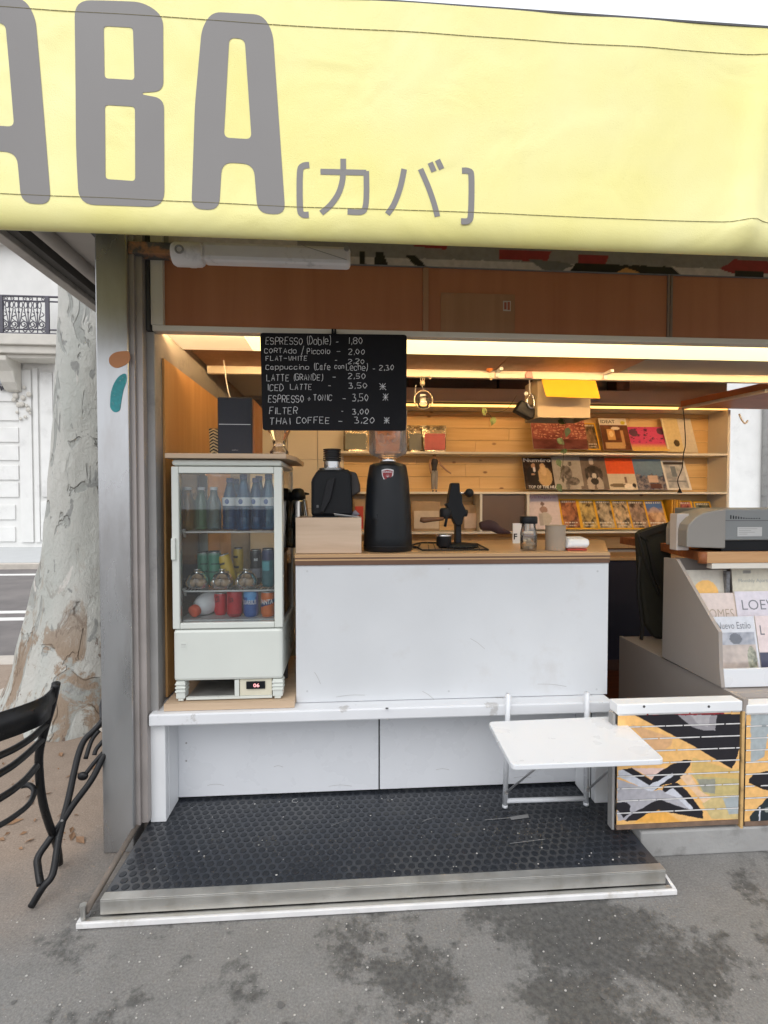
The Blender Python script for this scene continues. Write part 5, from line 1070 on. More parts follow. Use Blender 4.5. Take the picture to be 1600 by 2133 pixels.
# lower cabinets
part('lower_cabinet', MB().box(.1, sx1 - .03, YS0 - .08, YS1, .08, .90), m_navy, shv, bev=.003)
part('lower_worktop', MB().box(-.3, sx1 - .03, YS0 - .10, YS1, .902, .93), m_worktop, shv, bev=.002)
part('kick_board', MB().box(.1, sx1 - .03, YS0 - .082, YS0 - .0801, .08, .16), M('kick_board', (.10,.05,.035), .5), shv)
# brown panel compartment
x0, x1, z0, z1 = rect(1000, 1020, 1103, 1107, YS0 - .0)
part('compartment_panel', MB().box(x0 + .02, x1 - .02, YS0 + .03, YS0 + .045, SZ[0] + .001, SZ[1] - .018), M('dark_taupe_panel', (.13,.085,.065), .5), shv)
for x in (x0, x1 - .018): part('compartment_divider', MB().box(x, x + .018, YS0 + .002, YS1 - .002, SZ[0] + .0005, SZ[1] - .017), m_shelfw, shv)

# --- magazines
def nzf(U, V, s, sd=0):
    r = np.zeros(U.shape)
    for k in range(4): f = s * (1.7 ** k); r += np.sin(U * f * 6.3 + sd * 1.7 + 2.1 * np.sin(V * f * 4.1 + sd + k)) * np.cos(V * f * 5.9 + sd * .9 + k + 1.6 * np.sin(U * f * 3.3 + k)) / (1.5 ** k)
    return r
def L_(a, b, t): t = np.clip(t, 0, 1)[..., None]; return np.array(a) * (1 - t) + np.array(b) * t
def ell(U, V, cx, cy, rx, ry): return ((U - cx) / rx) ** 2 + ((V - cy) / ry) ** 2 < 1
def box_(U, V, a, b, c, d): return (U > a) & (U < b) & (V > c) & (V < d)
def photo(lo, hi, s, sd): return lambda U, V: L_(S(*lo), S(*hi), .5 + .42 * nzf(U, V, s, sd))
def cover_nat(lo, hi, sd, top=None):
    def f(U, V):
        c = L_(S(*lo), S(*hi), .5 + .5 * nzf(U, V, 1.3, sd))
        if top: c = np.where((V > .55)[..., None], L_(S(*top), c, (.75 - V) * 4), c)
        c[ell(U, V, .5, .52, .26, .24)] = c[ell(U, V, .5, .52, .26, .24)] * .6 + np.array(S(*hi)) * .4
        c[(V > .88) & (V < .94) & (U > .15) & (U < .85) & (np.sin(U * 60) > -.5)] = S(225,215,200)
        c[(V < .24) & (V > .19) & (U > .15) & (U < .8) & (np.sin(U * 70 + sd) > -.3)] = S(230,225,215)
        c[(V < .14) & (V > .11) & (U > .2) & (U < .7) & (np.sin(U * 90 + sd) > -.2)] = S(210,205,195)
        bd = (U < .085) | (U > .915) | (V < .055) | (V > .945); c[bd] = S(226,170,30); return c
    return f
MAGN = 0
def magazine(u0, u1, vt, vb, fn, label, Y0=3.655, lean=.10, th=.006, res=40, zb=None, group='magazines on the back shelves', yaw=0, mat_=None):
    x0, x1 = PY(u0, vb, Y0).x, PY(u1, vb, Y0).x; zb = PY((u0 + u1) / 2, vb, Y0).z if zb is None else zb
    zt = PY((u0 + u1) / 2, vt, Y0 + lean).z; W = x1 - x0; Hh = math.hypot(zt - zb, lean)
    n1, n2 = res, int(res * 1.35); mb, cols = paint_grid((0, 0, 0), (W, 0, 0), (0, 0, Hh), n1, n2, lambda P, U, V: fn(U, V))
    n0 = len(mb.v); mb.add([(0, .0004, 0), (W, .0004, 0), (W, th, 0), (0, th, 0), (0, .0004, Hh), (W, .0004, Hh), (W, th, Hh), (0, th, Hh)], [(0,3,2,1),(4,5,6,7),(1,2,6,5),(2,3,7,6),(3,0,4,7)])
    o = bpy.data.objects.new('magazine', mesh_of('magazine', mb, mat_ or m_print, recalc=False)); C.objects.link(o)
    set_col(o.data, np.vstack([cols, np.array([S(222,216,204)] * 8)])); o.location = (x0, Y0, zb + .002); o.rotation_euler = (-math.asin(min(.95, lean / Hh)), 0, yaw)
    o['label'] = label; o['category'] = 'magazine'; o['group'] = group; BASE[o] = Vector(); o['W'] = W; o['H'] = Hh; return o
def title(o, s_, x, z, w_, h_, m_, bold=.0, space=1):
    W, Hh = o['W'], o['H']; part('title', text_mb(s_, (x * W, -.0006, z * Hh), (1, 0, 0), (0, 0, 1), w_ * W, h_ * Hh, bold, space), m_, o, local=True, recalc=False)
# bottom row
def c_lilac(U, V):
    c = np.zeros(U.shape + (3,)); c[:] = S(214,200,204); c[ell(U, V, .48, .55, .13, .10)] = S(150,120,112); c[ell(U, V, .46, .72, .06, .06)] = S(110,90,88); c[ell(U, V, .5, .30, .20, .18)] = S(186,178,172); c[box_(U, V, .3, .42, .1, .45)] = S(170,160,156); return c
o = magazine(1107, 1172, 1030, 1103, c_lilac, 'white magazine with lilac script title beside the taupe compartment'); title(o, 'Kris Magazyne', .06, .86, .88, .09, M('lilac_print', (.45,.22,.36), .5))
NAT = [(1173, 1214, (90,40,30), (190,120,80), 1, None, 'yellow bordered magazine with reddish portrait, first of the row of six'), (1213, 1250, (70,50,30), (210,180,110), 2, None, 'yellow bordered magazine with tawny cover, second of the row of six'), (1248, 1286, (60,50,44), (200,180,150), 3, None, 'yellow bordered magazine with white lettering, third of the row of six'), (1283, 1321, (50,40,36), (220,190,150), 4, None, 'yellow bordered magazine with pale face, fourth of the row of six'), (1317, 1357, (60,46,40), (180,150,130), 5, None, 'yellow bordered magazine with grey brown cover, fifth of the row of six'), (1351, 1396, (150,100,70), (220,180,140), 6, (70,110,170), 'yellow bordered magazine with blue sky cover, last of the row of six')]
for (a, b_, lo, hi, sd_, tp, lab) in NAT: magazine(a, b_, 1040 + (a - 1173) * .012, 1103, cover_nat(lo, hi, sd_, tp), lab, th=.010)
magazine(1420, 1457, 1043, 1105, cover_nat((90,30,40), (190,110,100), 8), 'yellow bordered magazine with crimson cover above the grey printer', Y0=3.64, th=.012)
magazine(1461, 1497, 1045, 1106, cover_nat((30,40,34), (130,130,110), 9), 'yellow bordered magazine with dark green cover at the shelf end', Y0=3.64, th=.012)
for k in range(4):
    x = PY(1397 + k * 5, 1080, 3.68).x; single('magazine', MB().box(x, x + .012, 3.67, 3.80, SZ[0] + .001, SZ[0] + .235 + .004 * (k % 2)), M('yellow_spine_%d' % (k % 2), S(*((216,160,36), (190,140,50))[k % 2]), .5), 'thin yellow magazine spine, %s in the upright bunch of four' % ('first', 'second', 'third', 'last')[k], 'magazine', 'magazines on the back shelves')
# middle row
def c_num(U, V):
    c = np.zeros(U.shape + (3,)); c[:] = S(44,28,24); c += (.012 * nzf(U, V, 2, 1))[..., None]
    c[ell(U, V, .68, .40, .24, .30)] = S(196,164,118); c[ell(U, V, .64, .72, .09, .10)] = S(206,170,130); c[ell(U, V, .66, .58, .10, .16)] = S(214,184,138)
    c[ell(U, V, .28, .42, .20, .30)] = S(18,18,26); c[ell(U, V, .34, .74, .07, .08)] = S(190,150,120); c[ell(U, V, .36, .62, .04, .09)] = S(226,222,220); c[ell(U, V, .30, .47, .06, .03)] = S(190,150,120); return np.clip(c, .005, 1)
o = magazine(1096, 1160, 954, 1020, c_num, 'dark fashion magazine with large white title and two figures'); title(o, 'Numéro', .04, .86, .90, .12, m_tw, .015); title(o, 'TOP OF THE HEAP', .10, .03, .98, .09, m_tw, .01)
def c_bw(bg_, dk, sd_):
    def f(U, V):
        c = np.zeros(U.shape + (3,)); c[:] = S(*bg_); c += (.03 * nzf(U, V, 1, sd_))[..., None]
        m_ = ell(U, V, .50, .48, .15, .22) | ell(U, V, .62, .76, .07, .07) | ell(U, V, .40, .62, .12, .08) | ell(U, V, .66, .24, .22, .12) | ell(U, V, .30, .40, .05, .20) | ell(U, V, .45, .12, .07, .14); tx_ = L_(S(*dk), S(*[min(255, x + 62) for x in dk]), .35 + .5 * nzf(U, V, 2.2, sd_ + 3)); c[m_] = tx_[m_]; return np.clip(c, .01, 1)
    return f
magazine(1158, 1218, 950, 1020, c_bw((168,160,150), (74,66,60), 2), 'grey magazine cover with a crouching dark figure')
def c_std(U, V):
    c = np.zeros(U.shape + (3,)); c[:] = S(112,98,88); c += (.02 * nzf(U, V, 1, 5))[..., None]; bm_ = ell(U, V, .52, .58, .24, .13) | box_(U, V, .36, .68, .34, .60) | ell(U, V, .27, .46, .06, .18) | ell(U, V, .77, .46, .06, .18); c[bm_] = L_(S(38,33,32), S(80,70,66), .35 + .5 * nzf(U, V, 2, 3))[bm_]; c[ell(U, V, .50, .84, .09, .10)] = S(196,184,172); c[ell(U, V, .53, .40, .08, .09)] = S(200,190,180)
    c[ell(U, V, .36, .14, .13, .22)] = S(176,164,152); c[ell(U, V, .68, .14, .13, .22)] = S(176,164,152); c[ell(U, V, .52, .24, .14, .10)] = S(40,34,34); return np.clip(c, .01, 1)
magazine(1212, 1271, 951, 1020, c_std, 'taupe magazine cover with a standing figure in a dark top')
def c_or(U, V):
    c = np.zeros(U.shape + (3,)); c[:] = S(206,194,172); c[V > .50] = S(222,92,48); c[ell(U, V, .35, .14, .30, .06)] = S(120,104,80); c[ell(U, V, .72, .10, .18, .09)] = S(236,224,206); c[box_(U, V, .60, .68, .22, .40)] = S(120,96,84); c[ell(U, V, .9, .14, .06, .07)] = S(44,36,34); return c
magazine(1269, 1330, 955, 1021, c_or, 'magazine with orange upper half and cream lower half')
def c_blue(U, V):
    c = L_(S(88,112,140), S(120,144,164), V + .1 * nzf(U, V, .8, 3)); n = nzf(U, V, 3, 4); low = V < .48 + .05 * nzf(U, U, 2, 1); c[low] = L_(S(52,60,84), S(150,140,140), .5 + .5 * n)[low]; c[box_(U, V, .42, .75, .24, .46)] = S(206,178,160); c[box_(U, V, .46, .84, .05, .2)] = S(90,56,50); return c
magazine(1330, 1391, 957, 1021, c_blue, 'magazine with blue sky over dark rooftops')
def c_wf(U, V):
    c = np.zeros(U.shape + (3,)); c[:] = S(226,222,214); m_ = box_(U, V, .10, .90, .06, .94); c[m_] = L_(S(150,152,156), S(206,204,202), .5 + .4 * nzf(U, V, 1.1, 6))[m_]; c[box_(U, V, .10, .90, .86, .95)] = S(60,50,50); c[box_(U, V, .35, .55, .45, .80)] = S(112,122,132); c[box_(U, V, .15, .85, .28, .32)] = S(120,122,126); return c
magazine(1391, 1442, 960, 1021, c_wf, 'white framed magazine cover with pale grey interior')
# top row
def c_city(U, V):
    c = L_(S(112,48,48), S(160,92,84), .5 + .4 * nzf(U, V, 1.4, 2)); gx_ = (U * 13 + .6 * nzf(V, U, 1, 1)) % 1; gy_ = (V * 11 + .5 * nzf(U, V, 1, 7)) % 1; win = (gx_ > .25) & (gx_ < .8) & (gy_ > .25) & (gy_ < .75) & (nzf(U, V, 2.1, 9) > -.5) & (V > .3); c[win] = L_(S(186,120,96), S(206,160,130), .5 + .5 * nzf(U, V, 5, 3))[win]; c[(V < .3)] = c[(V < .3)] * .55; return c
magazine(1112, 1226, 868, 936, c_city, 'reddish city grid print leaning on the top shelf under the cardboard box', Y0=3.63, lean=.09, res=90)
magazine(1224, 1252, 882, 938, cover_nat((50,40,30), (150,120,90), 12), 'narrow dark magazine with yellow edge beside the red city print', Y0=3.66)
def c_ideat(U, V):
    c = L_(S(84,48,32), S(120,70,44), .5 + .4 * nzf(U, V, 1, 3)); c[V > .78] = S(220,214,204); c[box_(U, V, .22, .50, .32, .66)] = S(214,164,100); c[ell(U, V, .36, .50, .08, .1)] = S(236,204,150); c[box_(U, V, .08, .78, .05, .24)] = S(200,160,110); c[box_(U, V, .70, .80, .12, .62)] = S(196,150,100); c[ell(U, V, .86, .86, .09, .06)] = S(206,190,60); c[ell(U, V, .55, .68, .16, .05)] = S(226,214,196); return c
o = magazine(1259, 1317, 872, 938, c_ideat, 'brown interior design magazine with white header band'); title(o, 'IDEAT', .06, .84, .52, .10, m_tk, .01)
def c_pink(U, V):
    c = L_(S(222,180,96), S(206,72,120), (V - .12) * 5); n = nzf(U, V, 2.4, 5); c[(n > .75) & (V > .35)] = S(96,40,72); c[(ell(U, V, .15, .75, .12, .16) | ell(U, V, .9, .82, .10, .14))] = S(90,56,80); return c
magazine(1319, 1396, 890, 940, c_pink, 'landscape pink and magenta print on the top shelf', res=60)
def c_dot(U, V):
    c = np.zeros(U.shape + (3,)); c[:] = S(214,196,150); c[ell(U, V, .66, .26, .18, .10)] = S(80,66,44); c[U < .12] = S(226,214,180); return c
magazine(1392, 1426, 872, 942, c_dot, 'cream book with a dark round mark on the top shelf')
magazine(1420, 1455, 873, 943, lambda U, V: L_(S(206,196,176), S(222,216,204), V + .1 * nzf(U, V, 1, 1)), 'blank pale grey book at the end of the top shelf row', Y0=3.70)

# --- foil pouches, figurine, brown bags on the left of the shelves
m_foil = M('crinkled_foil', (.55,.48,.36), .22, .25, 20, .9, 40, metal=.85)
def pouch(u0, u1, vt, vb, Y, col, lab, shelf, mat_=m_foil):
    x0, x1, z0, z1 = rect(u0, vt, u1, vb, Y); z0 = shelf + .001; t = thing('coffee_pouch', lab, 'coffee bag', ((x0 + x1) / 2, Y, z0)); n = 12; vs, fs = [], []
    for sgn in (-1, 1):
        for j in range(n + 1):
            for i in range(n + 1):
                a, b_ = i / n, j / n; d = .028 * (math.sin(a * math.pi) ** .6) * ((1 - b_) ** .5) + .003 * mnoise.noise((a * 5, b_ * 5, u0)); vs.append((x0 + (x1 - x0) * a, Y + sgn * d, z0 + (z1 - z0) * b_))
    for s_ in (0, 1):
        for j in range(n):
            for i in range(n):
                q = s_ * (n + 1) ** 2 + j * (n + 1) + i; f = (q, q + 1, q + n + 2, q + n + 1); fs.append(f if s_ == 0 else f[::-1])
    part('pouch', MB().add(vs, fs), mat_, t, smooth=True)
    part('label', MB().box(x0 + .012, x1 - .012, Y - .034, Y - .032, z0 + .02, z0 + (z1 - z0) * .68), M('pouch_label_%s' % (col,), S(*col), .5, .15, 20), t, bev=.001)
    return t
pouch(716, 766, 886, 938, 3.70, (112,116,108), 'foil coffee bag with grey label left of the tall grinder hopper', SZ[2])
pouch(848, 880, 886, 938, 3.72, (110,112,106), 'foil coffee bag with grey label right of the menu board', SZ[2])
pouch(880, 929, 886, 938, 3.71, (196,92,92), 'foil coffee bag with pink label on the top shelf', SZ[2])
m_kraft = M('brown_paper_bag', (.42,.30,.19), .8, .15, 8, .5, 30)
pouch(858, 916, 1044, 1106, 3.70, (206,190,170), 'brown paper bag with pale label behind the wooden lever handle', SZ[0], m_kraft)
pouch(962, 994, 1052, 1106, 3.72, (206,186,170), 'brown paper bag with pale label behind the black espresso knob', SZ[0], m_kraft)
pouch(736, 760, 1030, 1106, 3.70, (190,60,46), 'brown bag with red label between the two grinders', SZ[0], m_kraft)
# small doll figurine
Yd = 3.68; u_ = 907; zb_ = SZ[1] + .001; hh = PY(u_, 940, Yd).z - zb_; xd_ = PY(u_ - 2, 980, Yd).x
doll = thing('doll_figurine', 'small standing doll in dark vest and grey trousers on the shelf', 'figurine', (xd_, Yd, zb_))
m_skin = M('doll_skin', (.45,.26,.16), .5); m_vest = M('doll_vest', (.03,.028,.035), .6); m_trs = M('doll_trousers', (.30,.29,.29), .7)
body = MB()
for s_ in (-1, 1):
    body.tube([(s_*.085*hh, 0, .80*hh), (s_*(.12 if s_ < 0 else .16)*hh, -.01, .66*hh), (s_*(.11 if s_ < 0 else .30)*hh, -.02, .52*hh), (s_*(.10 if s_ < 0 else .40)*hh, -.03, .45*hh)], [.030*hh, .026*hh, .022*hh, .016*hh], 10)
body.tube([(0, 0, .80*hh), (0, 0, .86*hh)], .026*hh, 10); body.ball((0, 0, .925*hh), .058*hh, 14, (.85, .9, 1.2)); body.ball((0, -.052*hh, .92*hh), .012*hh, 8)
part('body', body, m_skin, doll, smooth=True, local=True)
part('vest', MB().lathe([(.055*hh, .48*hh), (.07*hh, .50*hh), (.062*hh, .60*hh), (.085*hh, .72*hh), (.088*hh, .79*hh), (.03*hh, .82*hh)], n=16, sy=.65), m_vest, doll, smooth=True, local=True)
tr2 = MB()
for s_ in (-1, 1): tr2.tube([(s_*.035*hh, 0, .52*hh), (s_*.042*hh, 0, .30*hh), (s_*.04*hh, 0, .06*hh)], [.055*hh, .046*hh, .036*hh], 10)
part('trousers', tr2, m_trs, doll, smooth=True, local=True)
for s_ in (-1, 1): part('shoe', MB().ball((s_*.042*hh, -.012, .02*hh), .032*hh, 10, (.8, 1.4, .62)), m_vest, doll, smooth=True, local=True)
part('hair', MB().ball((0, .006, .95*hh), .058*hh, 14, (.95, .95, .95)), M('doll_hair', (.06,.03,.02), .6), doll, smooth=True, local=True)

# ================================================================== THINGS HANGING FROM THE BEAM
zbm = zc - .036
def hz(u, v, Y=2.70): return PY(u, v, Y)
# hoop with pulley
c = hz(882, 833); t = thing('hanging_hoop', 'round clear hanging hoop on a small pulley below the ceiling beam', 'ornament', (c.x, 2.70, c.z))
m_brass = M('pale_brass', (.62,.54,.40), .35, metal=.6)
part('hoop', MB().tube([c + Vector((.050 * math.cos(a), 0, .050 * math.sin(a))) for a in [k * math.pi / 18 for k in range(37)]], .0032, 8), m_brass, t, smooth=True)
part('bulb', MB().lathe([(.002, -.05), (.026, -.044), (.034, -.02), (.028, .005), (.015, .02)], (c.x, 2.70, c.z), 18), glass('hoop_glass', (.95,.93,.9), .02, 1.8, .1), t, smooth=True)
part('paper_tag', MB().box(c.x - .018, c.x + .012, 2.695, 2.697, c.z - .03, c.z + .03), m_paper, t)
p = hz(880, 798); part('pulley', MB().lathe([(.010, -.012), (.014, -.004), (.014, .004), (.010, .012)], (p.x, 2.70, p.z), 14), m_brass, t, smooth=True)
for dx in (-.010, 0, .010): part('hook', MB().tube([(p.x + dx, 2.70, p.z), (p.x + dx, 2.70, zbm + .004)], .0018, 6), m_brass, t)
part('cord', MB().tube([(p.x - .006, 2.70, p.z), (c.x, 2.70, c.z + .05)], .0015, 6), m_tw, t); part('cord', MB().tube([(p.x - .035, 2.70, p.z - .01), (c.x - .049, 2.70, c.z)], .0012, 6), m_tw, t)
# small clips and bulb along the beam
for (u, v, lab, col, em) in ((896, 787, 'tiny pale hook on the beam right of the hanging hoop', (.6,.5,.38), 0), (1023, 789, 'tiny cream hook under the beam near the orange bulb', (.7,.6,.4), 0)):
    p = hz(u, v); single('hook', MB().tube(smooth_line([(p.x, 2.70, zbm + .01), (p.x - .006, 2.70, p.z + .004), (p.x, 2.70, p.z - .006), (p.x + .008, 2.70, p.z + .002)], 4), .0028, 8), M('hook_%d' % u, col, .4), lab, 'hook', smooth=True)
p = hz(1020, 767, 2.67); t = thing('orange_bulb', 'small orange round bulb above the ceiling beam', 'bulb', p); part('globe', MB().ball(p, .020, 16), M('orange_globe', (.75,.25,.06), .35), t, smooth=True); part('cap', MB().tube([p + Vector((.01, 0, .012)), p + Vector((.02, .0, .03))], .007, 8), m_brass, t)
p = hz(1103, 780, 2.69); t = thing('pink_clip', 'pink binder clip gripping the ceiling beam', 'clip', p); part('clip_body', MB().prism([p + Vector((-.024, 0, -.018)), p + Vector((.024, 0, -.018)), p + Vector((.014, 0, .018)), p + Vector((-.014, 0, .018))], (0, .012, 0)), M('pink_plastic', (.62,.30,.30), .4), t, bev=.003); part('clip_wire', MB().tube([p + Vector((-.01, .004, .016)), p + Vector((-.006, .004, .035)), p + Vector((.006, .004, .035)), p + Vector((.01, .004, .016))], .0015, 6), m_brass, t)
# black pouch with a steel bell
p = hz(1098, 848, 2.80); t = thing('hanging_camera_bag', 'small black bag with steel carabiner hanging beside the cardboard box', 'bag', p)
part('bag', MB().prism([hz(u, v, 2.80) for u, v in ((1073,855),(1087,832),(1098,838),(1118,853),(1112,872),(1105,872))], (0, .06, 0)), m_black, t, bev=.008)
part('carabiner', MB().tube(smooth_line([hz(u, v, 2.79) for u, v in ((1102,826),(1098,834),(1103,848),(1112,848),(1112,832),(1106,820),(1102,826))], 5), .005, 8), MATS['polished_alu'], t, smooth=True)
part('strap', MB().tube([hz(1104, 822, 2.79), Vector((hz(1103, 800, 2.74).x, 2.74, zbm))], .003, 6), m_tw, t); part('badge', MB().ball(hz(1096, 820, 2.79), .012, 12, (1, .4, 1)), m_tw, t, smooth=True)
# cardboard box lamp shade: tan box with yellow flap
bxo = thing('cardboard_box', 'tan cardboard box with bright yellow open flap hung under the beam', 'box', hz(1180, 870, 2.70))
YO = 2.76; a0, a1, az0, az1 = rect(1120, 788, 1230, 870, YO)
m_card = M('tan_card', (.50,.40,.27), .7, .06, 6); m_ycard = M('yellow_card', (.85,.45,.035), .55, .06, 6)
for nm, (p0, p1, q0, q1) in (('front_wall', (a0, a1, YO, YO + .004)), ('back_wall', (a0, a1, YO + .20, YO + .204)), ('side_wall', (a0, a0 + .004, YO + .0045, YO + .1995)), ('side_wall', (a1 - .004, a1, YO + .0045, YO + .1995))): part(nm, MB().box(p0, p1, q0, q1, az0, az1), m_card, bxo)
fl = [PY(u, v, y) for u, v, y in ((1125,778,2.745),(1238,783,2.745),(1251,830,2.64),(1138,826,2.64))]
part('yellow_flap', MB().prism(fl, (0, .004, .003)), m_ycard, bxo, bev=.001)
part('hanging_wire', MB().tube([(a0 + .08, YO + .1, az1 - .01), (a0 + .08, YO + .02, az1 + .10)], .0015, 6), m_tw, bxo)
# trailing plant tendrils
def leafmesh(c, s_, a, tilt):
    e = Vector((math.sin(a), 0, -math.cos(a))); g = Vector((math.cos(a), tilt, math.sin(a))).normalized(); n_ = Vector((0, -1, 0))
    pts = [c, c + e*s_*.25 + g*s_*.36 + n_*s_*.06, c + e*s_*.6 + g*s_*.38 + n_*s_*.04, c + e*s_*1.15 - n_*s_*.1, c + e*s_*.6 - g*s_*.38 + n_*s_*.04, c + e*s_*.25 - g*s_*.36 + n_*s_*.06, c + e*s_*.55 - n_*s_*.05]
    return MB().add(pts, [(0,1,6),(1,2,6),(2,3,6),(3,4,6),(4,5,6),(5,0,6)])
m_vleaf = M('ivy_leaf', (.09,.13,.035), .45, .3, 40); m_vleaf2 = M('pale_ivy_leaf', (.30,.36,.10), .45, .25, 40); m_stem = M('vine_stem', (.12,.10,.05), .7)
for (pts, leaves, lab, mm) in (([(1076,824),(1058,850),(1040,858),(1010,857),(1022,866),(1026,884)], [(1008,849,.045,.1),(1030,868,.05,-.3),(1022,872,.03,.5)], 'pale trailing vine tendril left of the hanging black bag', m_vleaf2),
                          ([(1160,868),(1178,880),(1172,912),(1174,940),(1172,970),(1166,1000)], [(1162,876,.045,1.2),(1184,890,.055,-.2),(1160,914,.055,1.0),(1182,938,.04,-1.3),(1160,956,.05,.5),(1160,1008,.055,.6)], 'dark green vine with pointed leaves hanging before the magazines', m_vleaf)):
    ps = [hz(u, v, 2.95) for u, v in pts]; t = thing('hanging_vine', lab, 'vine', ps[0]); part('stem', MB().tube(smooth_line(ps, 5), .0016, 6), m_stem, t)
    for (u, v, s_, a) in leaves: part('leaf', leafmesh(hz(u, v, 2.95), s_, a, .2), mm, t, smooth=True)
# black cord with plug in front of the shelves
ps = [PY(u, v, 3.3) for u, v in ((1423,850),(1426,880),(1428,925),(1424,945),(1421,975),(1412,1000),(1416,1018))]
t = thing('black_cord', 'thin black cord with plug dangling in front of the shelves', 'cord', ps[-1]); part('cable', MB().tube(smooth_line(ps, 6), .0035, 6), m_blackp, t, smooth=True); part('plug', MB().lathe([(.016, -.03), (.014, -.022), (.005, 0)], ps[-1], 10), m_blackp, t, smooth=True)
# loft clutter
for (u0, u1, v0, v1, Y, col, lab) in ((850, 1035, 786, 815, 3.3, (.015,.015,.018), 'black storage box in the dark loft behind the beam'), (1040, 1110, 790, 820, 3.4, (.05,.045,.045), 'dark grey carton in the loft above the shelves'), (1285, 1312, 796, 820, 3.35, (.10,.06,.05), 'narrow brown carton in the loft right of the yellow flap')):
    x0, x1, z0, z1 = rect(u0, v0, u1, v1, Y + .3); b = thing('storage_box', lab, 'box', ((x0 + x1) / 2, Y + .3, gz1)); part('carton', MB().box(x0, x1, Y + .3, Y + .45, gz1, gz1 + .2), M('loft_%d' % u0, col, .7), b, bev=.004); part('carton_lid', MB().box(x0 - .004, x1 + .004, Y + .296, Y + .454, gz1 + .202, gz1 + .225), M('loft_%d' % u0, col, .7), b)
# ================================================================== GRAFFITI HALF DOOR AND CABINET FRONT (slatted)
YG = gp0 + .005
OR, PE, LG, WHT, KK, BLUE = S(236,186,118), S(218,172,126), S(196,178,122), S(206,208,216), S(34,32,38), S(168,176,178)
def g(*p): return [(1240 + a / 4.444, 1420 + b / 4.444) for a, b in p]
GP = [(g((330,390),(720,520),(700,590),(590,660),(500,600)), PE), (g((880,850),(1340,850),(1340,1040),(1120,1060),(990,1030),(930,900)), LG), (g((900,700),(1250,810),(1340,810),(1340,900),(1000,880),(890,830)), S(212,178,112)),
      (g((940,900),(1110,900),(1110,1040),(1000,1020)), S(150,150,136)), (g((1050,1050),(1340,1040),(1340,1270),(1080,1270),(990,1130)), S(206,184,130)), (g((1180,1080),(1330,1060),(1330,1220),(1240,1230)), BLUE),
      (g((350,300),(1400,300),(1385,420),(1345,600),(1300,740),(1265,805),(1200,770),(900,590),(640,455)), KK), (g((770,310),(1130,310),(1110,450),(1000,450),(900,420),(800,340)), S(150,146,150)), (g((880,310),(1070,310),(1040,420),(960,400)), S(172,168,170)),
      (g((310,285),(590,280),(590,308),(310,310)), RED), (g((700,295),(1190,275),(1195,300),(800,310)), RED), (g((210,270),(308,285),(300,312),(210,308)), WHT),
      (g((205,900),(520,1010),(640,1000),(760,1060),(900,1190),(600,1180),(360,1270),(205,1290)), S(176,174,180)),
      (g((340,800),(640,800),(600,850),(520,900),(420,840)), S(226,196,186)), (g((250,810),(340,800),(520,910),(560,860),(680,780),(820,725),(890,725),(880,770),(800,880),(740,940),(650,950),(560,1000),(510,1010),(400,920)), KK),
      (g((215,820),(260,815),(500,960),(715,845),(720,870),(530,1015),(500,1015),(220,880)), WHT), (g((640,960),(760,935),(850,1010),(1000,1210),(1000,1270),(620,1200),(520,1240),(400,1285),(270,1290),(330,1230),(520,1120),(600,1090),(760,1150),(890,1190),(760,1060),(660,1040),(620,1000)), KK),
      (g((640,1030),(720,985),(760,1020),(900,1160),(900,1190),(870,1180),(750,1070)), WHT), (g((185,1120),(290,1115),(330,1150),(320,1220),(265,1265),(225,1210),(185,1170)), KK), (g((350,1305),(500,1215),(590,1190),(680,1220),(800,1300)), S(238,176,86)),
      (g((780,880),(870,840),(960,1000),(1080,1080),(1000,1120),(900,1010)), S(232,196,160))]
GP2 = [(g((1440,280),(1640,280),(1640,620),(1560,700),(1440,750)), BLUE), (g((1600,480),(1700,480),(1700,700),(1560,720)), OR), (g((1460,860),(1560,830),(1700,825),(1700,1020),(1560,1000),(1420,935),(1425,905)), KK), (g((1440,1300),(1430,1250),(1540,1130),(1600,1060),(1720,1000),(1720,1320)), S(40,50,54)), (g((1560,1180),(1720,1120),(1720,1200),(1580,1210)), S(150,156,150)), (g((1515,1160),(1530,1160),(1530,1300),(1515,1300)), WHT)]
